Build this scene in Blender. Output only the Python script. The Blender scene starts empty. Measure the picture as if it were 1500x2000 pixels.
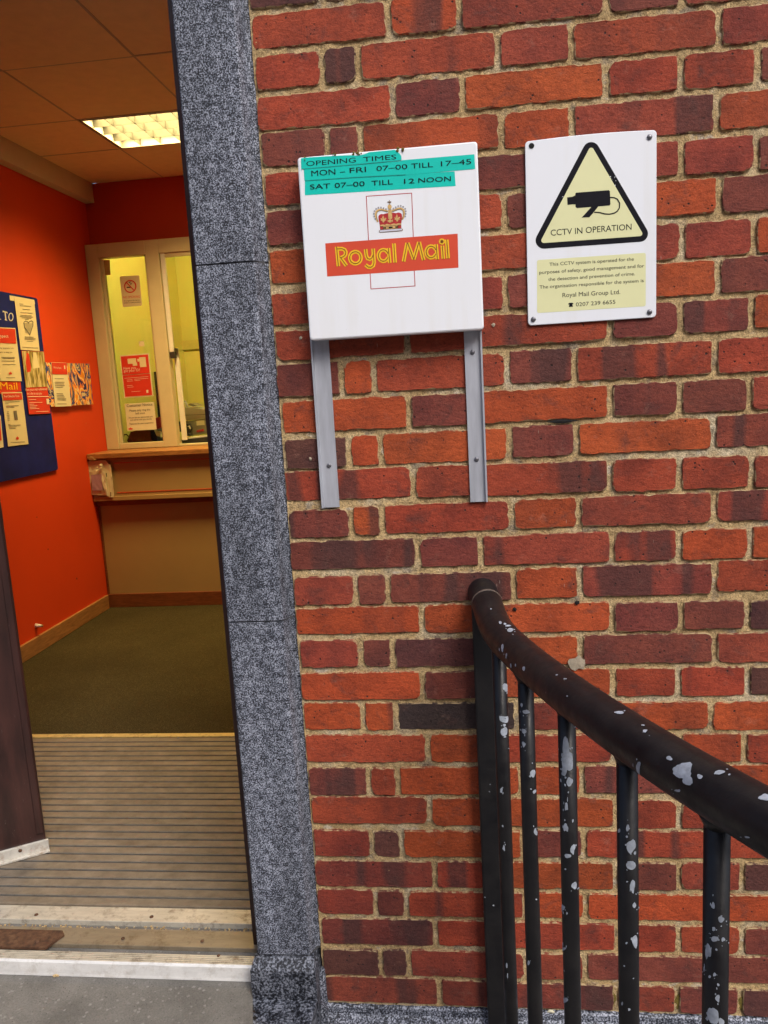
import bpy, bmesh, math, random
from mathutils import Vector, Matrix, noise

# ------------------------------------------------------------------ camera
F_PX = 1540.0
CAM = Vector((0.3335, -1.3895, -0.5879))
RX = Vector((0.99278194, 0.10597862, -0.05614757))      # camera right
FW = Vector((-0.1136453, 0.98087081, -0.15804179))      # view direction
UP = Vector((0.03832446, 0.16328194, 0.98583479))       # camera up
sc = bpy.context.scene
COL = sc.collection
cam = bpy.data.cameras.new('camera')
cam.sensor_fit = 'VERTICAL'
cam.sensor_height = 36.0
cam.sensor_width = 27.0
cam.lens = 36.0 * F_PX / 2000.0
cam.clip_start = 0.02
cam.clip_end = 500
camo = bpy.data.objects.new('camera', cam)
COL.objects.link(camo)
camo.matrix_world = Matrix((
    (RX.x, UP.x, -FW.x, CAM.x), (RX.y, UP.y, -FW.y, CAM.y), (RX.z, UP.z, -FW.z, CAM.z), (0, 0, 0, 1)))
sc.camera = camo

# ------------------------------------------------------------------ world, sun, exposure
SUN_DIR = Vector((0.55, -0.75, 1.0)).normalized()       # towards the sun
world = bpy.data.worlds.new('World')
sc.world = world
world.use_nodes = True
wn = world.node_tree
bg = wn.nodes['Background']
sky = wn.nodes.new('ShaderNodeTexSky')
sky.sky_type = 'NISHITA'
sky.sun_disc = False
sky.sun_elevation = math.asin(SUN_DIR.z)
sky.sun_rotation = math.atan2(SUN_DIR.x, SUN_DIR.y)
sky.dust_density = 4.0
sky.air_density = 1.0
wn.links.new(sky.outputs[0], bg.inputs[0])
bg.inputs[1].default_value = 0.13
sl = bpy.data.lights.new('sun', 'SUN')
sl.energy = 1.35
sl.angle = math.radians(24)
sl.color = (1.0, 0.985, 0.97)
so = bpy.data.objects.new('sun', sl)
COL.objects.link(so)
so.rotation_euler = SUN_DIR.to_track_quat('Z', 'Y').to_euler()
so.location = (3, -5, 6)
vs = sc.view_settings
vs.view_transform = 'Standard'
vs.look = 'None'
vs.exposure = 0.55
vs.gamma = 1.0
vs.use_curve_mapping = False

# ------------------------------------------------------------------ helpers
ORG = {}
AX = {'x': 0, 'y': 1, 'z': 2}

def at(px, py, axis, val):
    """the point of the plane axis=val seen at photograph pixel (px, py)"""
    d = RX * ((px - 750) / F_PX) + FW + UP * ((1000 - py) / F_PX)
    a = AX[axis]
    return CAM + d * ((val - CAM[a]) / d[a])

def tag(o, label=None, cat=None, group=None, kind=None):
    if label: o['label'] = label
    if cat: o['category'] = cat
    if group: o['group'] = group
    if kind: o['kind'] = kind
    return o

def thing(name, loc, label, cat, group=None):
    o = bpy.data.objects.new(name, None)
    o.empty_display_size = 0.05
    COL.objects.link(o)
    o.location = Vector(loc)
    ORG[o.name] = Vector(loc)
    return tag(o, label, cat, group)

def obj(name, verts, faces, m, parent=None, smooth=False, kind=None, color=None, origin=None):
    vs_ = [Vector(v) for v in verts]
    if origin is None:
        lo = Vector([min(v[i] for v in vs_) for i in range(3)])
        hi = Vector([max(v[i] for v in vs_) for i in range(3)])
        origin = (lo + hi) / 2
    origin = Vector(origin)
    me = bpy.data.meshes.new(name)
    me.from_pydata([v - origin for v in vs_], [], faces)
    bm = bmesh.new()
    bm.from_mesh(me)
    bmesh.ops.recalc_face_normals(bm, faces=bm.faces)
    bm.to_mesh(me)
    bm.free()
    me.materials.append(m)
    if smooth:
        me.polygons.foreach_set('use_smooth', [True] * len(me.polygons))
    o = bpy.data.objects.new(name, me)
    COL.objects.link(o)
    ORG[o.name] = origin
    if parent is not None:
        o.parent = parent
        o.location = origin - ORG[parent.name]
    else:
        o.location = origin
    if kind: o['kind'] = kind
    if color: o.color = color
    return o

def flat(name, verts, faces, m, parent=None, toward=None, **k):
    """like obj but keeps the winding (prints); faces flipped to look at the camera side"""
    o = obj(name, verts, faces, m, parent, **k)
    return o

class MB:
    def __init__(s):
        s.v = []; s.f = []
    def add(s, verts, faces):
        n = len(s.v)
        s.v += [Vector(v) for v in verts]
        s.f += [tuple(i + n for i in f) for f in faces]
        return s
    def box(s, x0, x1, y0, y1, z0, z1, b=0.0):
        if b <= 0:
            v = [(x, y, z) for x in (x0, x1) for y in (y0, y1) for z in (z0, z1)]
            f = [(0, 1, 3, 2), (4, 6, 7, 5), (0, 4, 5, 1), (2, 3, 7, 6), (0, 2, 6, 4), (1, 5, 7, 3)]
            return s.add(v, f)
        bm = bmesh.new()
        bmesh.ops.create_cube(bm, size=1)
        for q in bm.verts:
            q.co = Vector(((x0 + x1) / 2 + q.co.x * (x1 - x0), (y0 + y1) / 2 + q.co.y * (y1 - y0), (z0 + z1) / 2 + q.co.z * (z1 - z0)))
        bmesh.ops.bevel(bm, geom=bm.edges[:], offset=b, segments=2, affect='EDGES', profile=0.5)
        bm.verts.index_update()
        s.add([q.co.copy() for q in bm.verts], [tuple(q.index for q in f.verts) for f in bm.faces])
        bm.free()
        return s
    def prism(s, poly, axis, a, b):
        """poly: 2D points in the two other axes (in xyz order), extruded along axis from a to b"""
        def P(p, t):
            q = list(p); q.insert(AX[axis], t); return q
        n = len(poly)
        v = [P(p, a) for p in poly] + [P(p, b) for p in poly]
        f = [tuple(range(n)), tuple(range(2 * n - 1, n - 1, -1))]
        f += [(i, (i + 1) % n, n + (i + 1) % n, n + i) for i in range(n)]
        return s.add(v, f)
    def tube(s, pts, r, n=14, caps=True):
        pts = [Vector(p) for p in pts]
        rings = []
        for i, p in enumerate(pts):
            t = (pts[min(i + 1, len(pts) - 1)] - pts[max(i - 1, 0)]).normalized()
            a = Vector((0, 0, 1)) if abs(t.z) < 0.9 else Vector((0, -1, 0))
            u = t.cross(a).normalized(); w = u.cross(t).normalized()
            rr = r[i] if isinstance(r, (list, tuple)) else r
            rings.append([p + (u * math.cos(2 * math.pi * k / n) + w * math.sin(2 * math.pi * k / n)) * rr for k in range(n)])
        v = [q for ring in rings for q in ring]
        f = [(i * n + k, i * n + (k + 1) % n, (i + 1) * n + (k + 1) % n, (i + 1) * n + k) for i in range(len(pts) - 1) for k in range(n)]
        if caps:
            f += [tuple(range(n))[::-1], tuple((len(pts) - 1) * n + k for k in range(n))]
        return s.add(v, f)
    def build(s, name, m, parent=None, **k):
        return obj(name, s.v, s.f, m, parent, **k)

def box(name, x0, x1, y0, y1, z0, z1, m, parent=None, b=0.0, **k):
    return MB().box(x0, x1, y0, y1, z0, z1, b).build(name, m, parent, **k)

# ------------------------------------------------------------------ materials
def nodes(name):
    m = bpy.data.materials.new(name)
    m.use_nodes = True
    nt = m.node_tree
    p = nt.nodes['Principled BSDF']
    return m, nt, p

def N(nt, t, **k):
    n = nt.nodes.new(t)
    for a, b in k.items():
        setattr(n, a, b)
    return n

def coords(nt, kind='Object', scale=(1, 1, 1)):
    tc = N(nt, 'ShaderNodeTexCoord')
    mp = N(nt, 'ShaderNodeMapping')
    mp.inputs['Scale'].default_value = scale
    nt.links.new(tc.outputs[kind], mp.inputs['Vector'])
    return mp.outputs['Vector']

def worldpos(nt, scale=(1, 1, 1)):
    g = N(nt, 'ShaderNodeNewGeometry')
    mp = N(nt, 'ShaderNodeMapping')
    mp.inputs['Scale'].default_value = scale
    nt.links.new(g.outputs['Position'], mp.inputs['Vector'])
    return mp.outputs['Vector']

def noi(nt, vec, scale, detail=3, rough=0.55, dist=0.0):
    n = N(nt, 'ShaderNodeTexNoise')
    n.inputs['Scale'].default_value = scale
    n.inputs['Detail'].default_value = detail
    n.inputs['Roughness'].default_value = rough
    n.inputs['Distortion'].default_value = dist
    nt.links.new(vec, n.inputs['Vector'])
    return n.outputs['Fac']

def vor(nt, vec, scale, feature='F1', out='Distance', rnd=1.0):
    n = N(nt, 'ShaderNodeTexVoronoi', feature=feature)
    n.inputs['Scale'].default_value = scale
    n.inputs['Randomness'].default_value = rnd
    nt.links.new(vec, n.inputs['Vector'])
    return n.outputs[out]

def ramp(nt, fac, stops, interp='LINEAR'):
    r = N(nt, 'ShaderNodeValToRGB')
    cr = r.color_ramp
    cr.interpolation = interp
    while len(cr.elements) < len(stops):
        cr.elements.new(0.5)
    for e, (p, c) in zip(cr.elements, stops):
        e.position = p
        e.color = c if len(c) == 4 else (*c, 1)
    nt.links.new(fac, r.inputs[0])
    return r.outputs[0]

def g3(v):
    return (v, v, v)

def mix(nt, fac, a, b, blend='MIX'):
    n = N(nt, 'ShaderNodeMix', data_type='RGBA', blend_type=blend)
    for sock, val in ((n.inputs['Factor'], fac), (n.inputs[6], a), (n.inputs[7], b)):
        if isinstance(val, (int, float)):
            sock.default_value = val
        elif isinstance(val, tuple):
            sock.default_value = val if len(val) == 4 else (*val, 1)
        else:
            nt.links.new(val, sock)
    return n.outputs[2]

def math_(nt, op, a, b=0.0, clamp=False):
    n = N(nt, 'ShaderNodeMath', operation=op, use_clamp=clamp)
    for i, v in enumerate((a, b)):
        if isinstance(v, (int, float)):
            n.inputs[i].default_value = v
        else:
            nt.links.new(v, n.inputs[i])
    return n.outputs[0]

def bump(nt, p, h, strength=0.5, dist=0.002):
    b = N(nt, 'ShaderNodeBump')
    b.inputs['Strength'].default_value = strength
    b.inputs['Distance'].default_value = dist
    nt.links.new(h, b.inputs['Height'])
    nt.links.new(b.outputs[0], p.inputs['Normal'])

def plain(name, c, rough=0.6, var=0.12, scale=30, metal=0.0, bumpy=0.0, spec=0.5, stretch=(1, 1, 1), bscale=None):
    """paint/paper/plastic with slight mottling"""
    m, nt, p = nodes(name)
    v = worldpos(nt, stretch)
    f = noi(nt, v, scale, 4, 0.6)
    lo = tuple(x * (1 - var) for x in c); hi = tuple(min(1, x * (1 + var)) for x in c)
    nt.links.new(ramp(nt, f, [(0.3, lo), (0.7, hi)]), p.inputs['Base Color'])
    p.inputs['Roughness'].default_value = rough
    p.inputs['Metallic'].default_value = metal
    p.inputs['Specular IOR Level'].default_value = spec
    if bumpy:
        bump(nt, p, noi(nt, v, bscale or scale * 6, 4, 0.6), bumpy, 0.001)
    return m

def brick_material(island=False, edge=False):
    m, nt, p = nodes('brick_outer' if island else 'brick_edge' if edge else 'brick')
    if island:
        geo = N(nt, 'ShaderNodeNewGeometry')
        rnd = geo.outputs['Random Per Island']
        col = ramp(nt, rnd, [(0.0, (0.39, 0.069, 0.02)), (0.4, (0.325, 0.054, 0.024)), (0.68, (0.27, 0.049, 0.03)),
                             (0.85, (0.17, 0.042, 0.030)), (0.97, (0.115, 0.04, 0.032))])
        alpha = math_(nt, 'FRACT', math_(nt, 'MULTIPLY', rnd, 7.3))
        vec0 = geo.outputs['Position']
    else:
        oi = N(nt, 'ShaderNodeObjectInfo')
        col, alpha, rnd = oi.outputs['Color'], oi.outputs['Alpha'], oi.outputs['Random']
        vec0 = N(nt, 'ShaderNodeTexCoord').outputs['Object']
    add = N(nt, 'ShaderNodeVectorMath', operation='ADD')
    cmb = N(nt, 'ShaderNodeCombineXYZ')
    for i, k in enumerate((37.0, 11.0, 53.0)):
        nt.links.new(math_(nt, 'MULTIPLY', rnd, k), cmb.inputs[i])
    nt.links.new(vec0, add.inputs[0]); nt.links.new(cmb.outputs[0], add.inputs[1])
    vec = add.outputs[0]
    # broad firing variation
    f1 = noi(nt, vec, 14, 3, 0.6)
    dark = mix(nt, 1.0, col, (0.52, 0.56, 0.72), 'MULTIPLY')
    c1 = mix(nt, ramp(nt, f1, [(0.45, g3(0)), (0.72, g3(0.9))]), col, dark)
    light = mix(nt, 1.0, col, (1.16, 1.22, 1.15), 'MULTIPLY')
    c1 = mix(nt, ramp(nt, f1, [(0.25, g3(0.9)), (0.45, g3(0))]), c1, light)
    # dusty, streaked handling marks
    sm = N(nt, 'ShaderNodeMapping'); sm.inputs['Scale'].default_value = (1.0, 1.0, 3.2)
    nt.links.new(vec, sm.inputs['Vector'])
    f5 = noi(nt, sm.outputs[0], 38, 5, 0.65)
    c1 = mix(nt, ramp(nt, f5, [(0.35, g3(0.35)), (0.55, g3(0)), ]), c1, mix(nt, 1.0, col, (0.62, 0.62, 0.7), 'MULTIPLY'))
    # dark kiss marks: vertical bands
    mp = N(nt, 'ShaderNodeMapping'); mp.inputs['Scale'].default_value = (1, 1, 0.1)
    nt.links.new(vec, mp.inputs['Vector'])
    f2 = noi(nt, mp.outputs[0], 17, 1.5, 0.5)
    band = math_(nt, 'MULTIPLY', ramp(nt, f2, [(0.52, g3(0)), (0.60, g3(1))]), alpha)
    c2 = mix(nt, math_(nt, 'MULTIPLY', band, 0.8), c1, (0.048, 0.028, 0.027))
    # soot clouds and pale dusty bloom inside a brick
    f7 = noi(nt, vec, 24, 4, 0.65, 0.6)
    c2 = mix(nt, ramp(nt, f7, [(0.56, g3(0)), (0.72, g3(0.6))]), c2, (0.075, 0.035, 0.03))
    f8 = noi(nt, vec, 31, 5, 0.7, 0.3)
    c2 = mix(nt, ramp(nt, f8, [(0.60, g3(0)), (0.76, g3(0.28))]), c2, (0.36, 0.20, 0.15))
    # grain
    f3 = noi(nt, vec, 420, 3, 0.7)
    c3 = mix(nt, 1.0, c2, ramp(nt, f3, [(0.3, g3(0.74)), (0.7, g3(1.22))]), 'MULTIPLY')
    st = N(nt, 'ShaderNodeMapping'); st.inputs['Scale'].default_value = (0.8, 1.0, 1.2)
    nt.links.new(vec, st.inputs['Vector'])
    f6 = noi(nt, st.outputs[0], 170, 4, 0.75)
    c3 = mix(nt, 1.0, c3, ramp(nt, f6, [(0.28, g3(0.62)), (0.45, g3(0.97)), (0.72, g3(1.2))]), 'MULTIPLY')
    # pits and pale specks
    v1 = math_(nt, 'ADD', vor(nt, vec, 80), math_(nt, 'MULTIPLY', math_(nt, 'SUBTRACT', f6, 0.5), 0.25))
    pit = ramp(nt, v1, [(0.10, g3(1)), (0.17, g3(0))])
    pm = math_(nt, 'MULTIPLY', pit, ramp(nt, noi(nt, vec, 30, 1), [(0.5, g3(0)), (0.6, g3(1))]))
    c4 = mix(nt, pm, c3, (0.03, 0.016, 0.014))
    v2 = vor(nt, mp.outputs[0], 130)
    sp = math_(nt, 'MULTIPLY', ramp(nt, v2, [(0.03, g3(1)), (0.06, g3(0))]), ramp(nt, noi(nt, vec, 24, 1), [(0.58, g3(0)), (0.64, g3(0.7))]))
    c5 = mix(nt, sp, c4, (0.45, 0.36, 0.3))
    if edge:                                  # arris smeared with pointing and grime
        wv = worldpos(nt)
        c5 = mix(nt, ramp(nt, noi(nt, wv, 75, 4, 0.7), [(0.44, g3(0)), (0.56, g3(0.9))]), mix(nt, 0.35, c5, (0.05, 0.03, 0.025)), (0.44, 0.32, 0.17))
    nt.links.new(c5, p.inputs['Base Color'])
    p.inputs['Roughness'].default_value = 0.82
    p.inputs['Specular IOR Level'].default_value = 0.3
    mp2 = N(nt, 'ShaderNodeMapping'); mp2.inputs['Scale'].default_value = (0.7, 1, 1.3)
    nt.links.new(vec, mp2.inputs['Vector'])
    h = math_(nt, 'ADD', math_(nt, 'MULTIPLY', noi(nt, mp2.outputs[0], 90, 5, 0.7), 1.0), math_(nt, 'MULTIPLY', f3, 0.35))
    h = math_(nt, 'SUBTRACT', h, math_(nt, 'MULTIPLY', pm, 0.8))
    h = math_(nt, 'ADD', h, math_(nt, 'MULTIPLY', f6, 0.8))
    bump(nt, p, h, 0.7, 0.0024)
    return m

def mortar_material():
    m, nt, p = nodes('mortar')
    v = worldpos(nt)
    big = noi(nt, v, 9, 3, 0.6)
    c = ramp(nt, big, [(0.32, (0.56, 0.47, 0.32)), (0.5, (0.53, 0.38, 0.19)), (0.68, (0.43, 0.30, 0.15))])
    wp = ramp(nt, noi(nt, worldpos(nt, (1, 1, 1.6)), 12, 4, 0.7), [(0.60, g3(0)), (0.68, g3(0.7))])
    c = mix(nt, wp, c, (0.62, 0.57, 0.48))
    gp = ramp(nt, noi(nt, v, 16, 4, 0.65), [(0.56, g3(0)), (0.66, g3(0.8))])
    c = mix(nt, gp, c, (0.25, 0.21, 0.165))
    fine = noi(nt, v, 520, 3, 0.75)
    c = mix(nt, 1.0, c, ramp(nt, fine, [(0.3, g3(0.42)), (0.5, g3(0.95)), (0.7, g3(1.45))]), 'MULTIPLY')
    mid = noi(nt, v, 190, 3, 0.7)
    c = mix(nt, 1.0, c, ramp(nt, mid, [(0.3, g3(0.55)), (0.48, g3(1.0)), (0.7, g3(1.25))]), 'MULTIPLY')
    sv = vor(nt, v, 260)
    c = mix(nt, ramp(nt, sv, [(0.08, g3(0.65)), (0.16, g3(0))]), c, (0.12, 0.085, 0.05))
    nt.links.new(c, p.inputs['Base Color'])
    p.inputs['Roughness'].default_value = 0.95
    p.inputs['Specular IOR Level'].default_value = 0.15
    h = math_(nt, 'ADD', noi(nt, v, 260, 4, 0.75), math_(nt, 'MULTIPLY', noi(nt, v, 70, 3, 0.6), 1.2))
    bump(nt, p, h, 0.8, 0.004)
    return m

def granite_material(name, scale=300, tint=1.0, wet=0.0):
    m, nt, p = nodes(name)
    v = worldpos(nt)
    n1 = noi(nt, v, scale, 2.0, 0.6)
    n2 = noi(nt, v, scale * 0.23, 3, 0.6)
    s = math_(nt, 'ADD', n1, math_(nt, 'MULTIPLY', math_(nt, 'SUBTRACT', n2, 0.5), 0.35))
    t = tint
    c = ramp(nt, s, [(0.38, (0.008 * t, 0.009 * t, 0.014 * t)), (0.465, (0.055 * t, 0.062 * t, 0.083 * t)),
                     (0.54, (0.17 * t, 0.188 * t, 0.235 * t)), (0.64, (0.42 * t, 0.45 * t, 0.53 * t))])
    st = ramp(nt, noi(nt, worldpos(nt, (3, 3, 0.5)), 5, 4, 0.65), [(0.36, g3(0.68)), (0.55, g3(0.97)), (0.68, g3(1.12))])
    c = mix(nt, 1.0, c, st, 'MULTIPLY')
    nt.links.new(c, p.inputs['Base Color'])
    p.inputs['Roughness'].default_value = 0.55
    p.inputs['Specular IOR Level'].default_value = 0.4
    bump(nt, p, n1, 0.25, 0.001)
    return m

def wood_material(name, c, along=(1, 6, 6)):
    m, nt, p = nodes(name)
    v = worldpos(nt, along)
    f = noi(nt, v, 14, 5, 0.65, 0.8)
    nt.links.new(ramp(nt, f, [(0.3, tuple(x * 0.6 for x in c)), (0.7, tuple(x * 1.25 for x in c))]), p.inputs['Base Color'])
    p.inputs['Roughness'].default_value = 0.42
    bump(nt, p, f, 0.15, 0.001)
    return m

def emit_material(name, c, s):
    m, nt, p = nodes(name)
    p.inputs['Base Color'].default_value = (0.6, 0.6, 0.6, 1)
    p.inputs['Emission Color'].default_value = (*c, 1)
    p.inputs['Emission Strength'].default_value = s
    return m

def glass_material(name):
    m = bpy.data.materials.new(name); m.use_nodes = True
    nt = m.node_tree; nt.nodes.clear()
    o = N(nt, 'ShaderNodeOutputMaterial'); mx = N(nt, 'ShaderNodeMixShader')
    t = N(nt, 'ShaderNodeBsdfTransparent'); t.inputs[0].default_value = (0.93, 0.95, 0.9, 1)
    g = N(nt, 'ShaderNodeBsdfGlossy'); g.inputs['Roughness'].default_value = 0.03
    fr = N(nt, 'ShaderNodeFresnel'); fr.inputs[0].default_value = 1.45
    nt.links.new(fr.outputs[0], mx.inputs[0]); nt.links.new(t.outputs[0], mx.inputs[1]); nt.links.new(g.outputs[0], mx.inputs[2])
    nt.links.new(mx.outputs[0], o.inputs[0])
    return m

def dirty_white(name, c, rough):
    """enamel with faint run marks and specks"""
    m, nt, p = nodes(name)
    f = noi(nt, worldpos(nt, (1, 1, 0.06)), 45, 4, 0.6)
    g = noi(nt, worldpos(nt), 6, 3, 0.6)
    run = math_(nt, 'MULTIPLY', ramp(nt, f, [(0.5, g3(0)), (0.75, g3(1))]), ramp(nt, g, [(0.4, g3(0.05)), (0.7, g3(0.55))]))
    col = mix(nt, run, c, (c[0] * 0.86, c[1] * 0.82, c[2] * 0.72))
    sp = ramp(nt, vor(nt, worldpos(nt), 140), [(0.035, g3(0.6)), (0.06, g3(0))])
    sp = math_(nt, 'MULTIPLY', sp, ramp(nt, noi(nt, worldpos(nt), 25, 2), [(0.55, g3(0)), (0.65, g3(1))]))
    col = mix(nt, sp, col, (0.3, 0.26, 0.2))
    nt.links.new(col, p.inputs['Base Color'])
    nt.links.new(ramp(nt, g, [(0.3, g3(rough - 0.05)), (0.7, g3(rough + 0.12))]), p.inputs['Roughness'])
    return m

def painted_black():
    m, nt, p = nodes('black_paint')
    v = worldpos(nt)
    base = ramp(nt, noi(nt, v, 22, 4, 0.6), [(0.35, (0.006, 0.006, 0.0075)), (0.7, (0.014, 0.013, 0.0135))])
    d = vor(nt, v, 75)
    n = noi(nt, v, 13, 3, 0.6)
    n2 = noi(nt, v, 170, 3, 0.7)
    chip = math_(nt, 'MULTIPLY', ramp(nt, math_(nt, 'ADD', d, math_(nt, 'MULTIPLY', n2, 0.2)), [(0.215, g3(1)), (0.23, g3(0))]),
                 ramp(nt, n, [(0.62, g3(0)), (0.65, g3(1))]))
    c = mix(nt, chip, base, (0.33, 0.36, 0.41))
    scr = ramp(nt, noi(nt, worldpos(nt, (3, 3, 0.6)), 120, 5, 0.8), [(0.66, g3(0)), (0.8, g3(0.22))])
    c = mix(nt, scr, c, (0.14, 0.13, 0.13))
    nt.links.new(c, p.inputs['Base Color'])
    nt.links.new(ramp(nt, noi(nt, v, 45, 4, 0.6), [(0.3, g3(0.3)), (0.7, g3(0.55))]), p.inputs['Roughness'])
    p.inputs['Specular IOR Level'].default_value = 0.38
    h = math_(nt, 'SUBTRACT', noi(nt, v, 110, 3, 0.6), math_(nt, 'MULTIPLY', chip, 0.6))
    bump(nt, p, h, 0.3, 0.0012)
    return m

M = {}
M['brick'] = brick_material()
M['brick_edge'] = brick_material(edge=True)
M['brick_outer'] = brick_material(True)
M['mortar'] = mortar_material()
M['granite'] = granite_material('granite', 410, 0.98)
M['granite_dark'] = granite_material('granite_base', 240, 0.56)
M['granite_plinth'] = granite_material('granite_plinth', 300, 1.0)
M['black'] = painted_black()
M['chip'] = plain('bare_metal_patch', (0.36, 0.40, 0.46), 0.6, 0.25, 130, bumpy=0.3)
M['sign_white'] = dirty_white('sign_white', (0.81, 0.835, 0.875), 0.5)
M['cctv_white'] = dirty_white('plastic_white', (0.79, 0.82, 0.87), 0.45)
M['teal'] = plain('teal_tape', (0.0, 0.56, 0.46), 0.4, 0.05, 30)
M['ink'] = plain('black_ink', (0.008, 0.008, 0.012), 0.6, 0.2, 60, spec=0.12)
M['ink_soft'] = plain('grey_ink', (0.13, 0.12, 0.11), 0.7, 0.2, 60)
M['band_red'] = plain('band_red', (0.66, 0.075, 0.035), 0.4, 0.05, 20)
M['line_red'] = plain('line_red', (0.45, 0.03, 0.035), 0.4, 0.1, 20)
M['yellow'] = plain('letter_yellow', (0.85, 0.52, 0.02), 0.4, 0.05, 20)
M['inline'] = plain('letter_inline', (0.22, 0.055, 0.01), 0.5, 0.1, 20)
M['gold'] = plain('crown_gold', (0.62, 0.40, 0.15), 0.4, 0.25, 300)
M['gold_dark'] = plain('crown_outline', (0.16, 0.09, 0.04), 0.5, 0.2, 200)
M['crown_red'] = plain('crown_red', (0.45, 0.02, 0.025), 0.5, 0.25, 160)
M['pearl'] = plain('crown_pearl', (0.35, 0.34, 0.36), 0.5, 0.2, 200)
M['ermine'] = plain('crown_ermine', (0.62, 0.63, 0.72), 0.5, 0.1, 100)
M['pale_yellow'] = plain('pale_yellow_print', (0.74, 0.74, 0.42), 0.4, 0.03, 20)
M['alu'] = plain('aluminium', (0.46, 0.48, 0.53), 0.5, 0.14, 24, metal=0.35, stretch=(3, 3, 0.4), bumpy=0.05)
M['steel'] = plain('screw_steel', (0.2, 0.2, 0.22), 0.4, 0.3, 300, metal=0.8)
M['hole'] = plain('dark_hole', (0.006, 0.005, 0.005), 0.9, 0.2, 50)
M['moss'] = plain('moss', (0.16, 0.12, 0.02), 0.95, 0.5, 200, bumpy=0.5)
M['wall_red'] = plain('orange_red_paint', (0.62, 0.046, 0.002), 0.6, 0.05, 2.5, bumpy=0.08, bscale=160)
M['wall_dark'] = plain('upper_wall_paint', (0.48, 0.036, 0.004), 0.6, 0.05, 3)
M['ceil'] = plain('ceiling_tile', (0.84, 0.66, 0.40), 0.85, 0.05, 20, bumpy=0.15, bscale=300)
M['ceil_grid'] = plain('ceiling_grid', (0.45, 0.38, 0.3), 0.6, 0.05, 20)
M['boxing'] = plain('boxing_paint', (0.62, 0.55, 0.42), 0.6, 0.05, 6)
M['frame'] = plain('cream_frame_paint', (0.56, 0.49, 0.32), 0.45, 0.06, 8)
M['laminate'] = plain('beige_laminate', (0.38, 0.255, 0.105), 0.5, 0.04, 5)
M['wood'] = wood_material('varnished_wood', (0.34, 0.15, 0.05))
M['wood_dark'] = wood_material('dark_wood', (0.2, 0.06, 0.022))
M['skirt'] = wood_material('skirting_wood', (0.36, 0.17, 0.06), (6, 1, 6))
M['mark_brown'] = plain('dark_brown_marks', (0.05, 0.02, 0.012), 0.7, 0.2, 30)  # dark brown of the wall marks and print marks
M['pinline'] = plain('red_pinstripe', (0.55, 0.07, 0.02), 0.5, 0.1, 30)
M['glass'] = glass_material('window_glass')
M['office_wall'] = plain('office_yellow_paint', (0.69, 0.68, 0.22), 0.7, 0.06, 2.0)
M['paper'] = plain('paper', (0.68, 0.61, 0.40), 0.8, 0.04, 15)  # white paper; the lamp's warm tint is put into the colour
M['paper_white'] = plain('paper_white', (0.70, 0.66, 0.48), 0.8, 0.04, 15)  # paler white paper, also with lamp warmth mixed into its colour
M['poster_red'] = plain('poster_red', (0.60, 0.035, 0.018), 0.5, 0.05, 20)
M['poster_white'] = plain('poster_print_white', (0.8, 0.7, 0.6), 0.6, 0.03, 20)
M['board'] = plain('navy_board', (0.007, 0.014, 0.15), 0.6, 0.35, 7, bumpy=0.1, spec=0.2)
M['letter_pale'] = plain('board_lettering', (0.55, 0.55, 0.58), 0.6, 0.05, 20)
M['tape'] = plain('brown_tape', (0.42, 0.28, 0.12), 0.4, 0.25, 40)
M['pink_paper'] = plain('mauve_label', (0.40, 0.24, 0.33), 0.7, 0.1, 30)
M['machine'] = plain('beige_machine', (0.55, 0.53, 0.44), 0.5, 0.05, 20)
M['machine_dark'] = plain('dark_plastic', (0.03, 0.03, 0.03), 0.4, 0.3, 30)
M['cardboard'] = plain('grey_box', (0.25, 0.23, 0.16), 0.7, 0.1, 20)
M['red_cloth'] = plain('red_item', (0.4, 0.03, 0.03), 0.8, 0.2, 50)
M['coat'] = plain('black_cloth', (0.012, 0.011, 0.012), 0.9, 0.3, 25, bumpy=0.4)
M['desk'] = plain('desk_top', (0.38, 0.33, 0.2), 0.5, 0.1, 12)
M['door'] = None
M['white_plastic'] = plain('white_plastic', (0.72, 0.7, 0.66), 0.4, 0.05, 30)
M['concrete'] = None
M['rust'] = None

def door_material():
    m, nt, p = nodes('maroon_door_paint')
    v = worldpos(nt, (1, 1, 0.18))
    f = noi(nt, v, 30, 5, 0.65)
    c = ramp(nt, f, [(0.3, (0.020, 0.008, 0.007)), (0.7, (0.058, 0.021, 0.017))])
    sc_ = ramp(nt, noi(nt, worldpos(nt, (1.6, 1.6, 0.5)), 90, 4, 0.75), [(0.67, g3(0)), (0.71, g3(0.55))])
    c = mix(nt, sc_, c, (0.2, 0.16, 0.15))
    nt.links.new(c, p.inputs['Base Color'])
    p.inputs['Roughness'].default_value = 0.4
    bump(nt, p, f, 0.25, 0.002)
    return m

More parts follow.
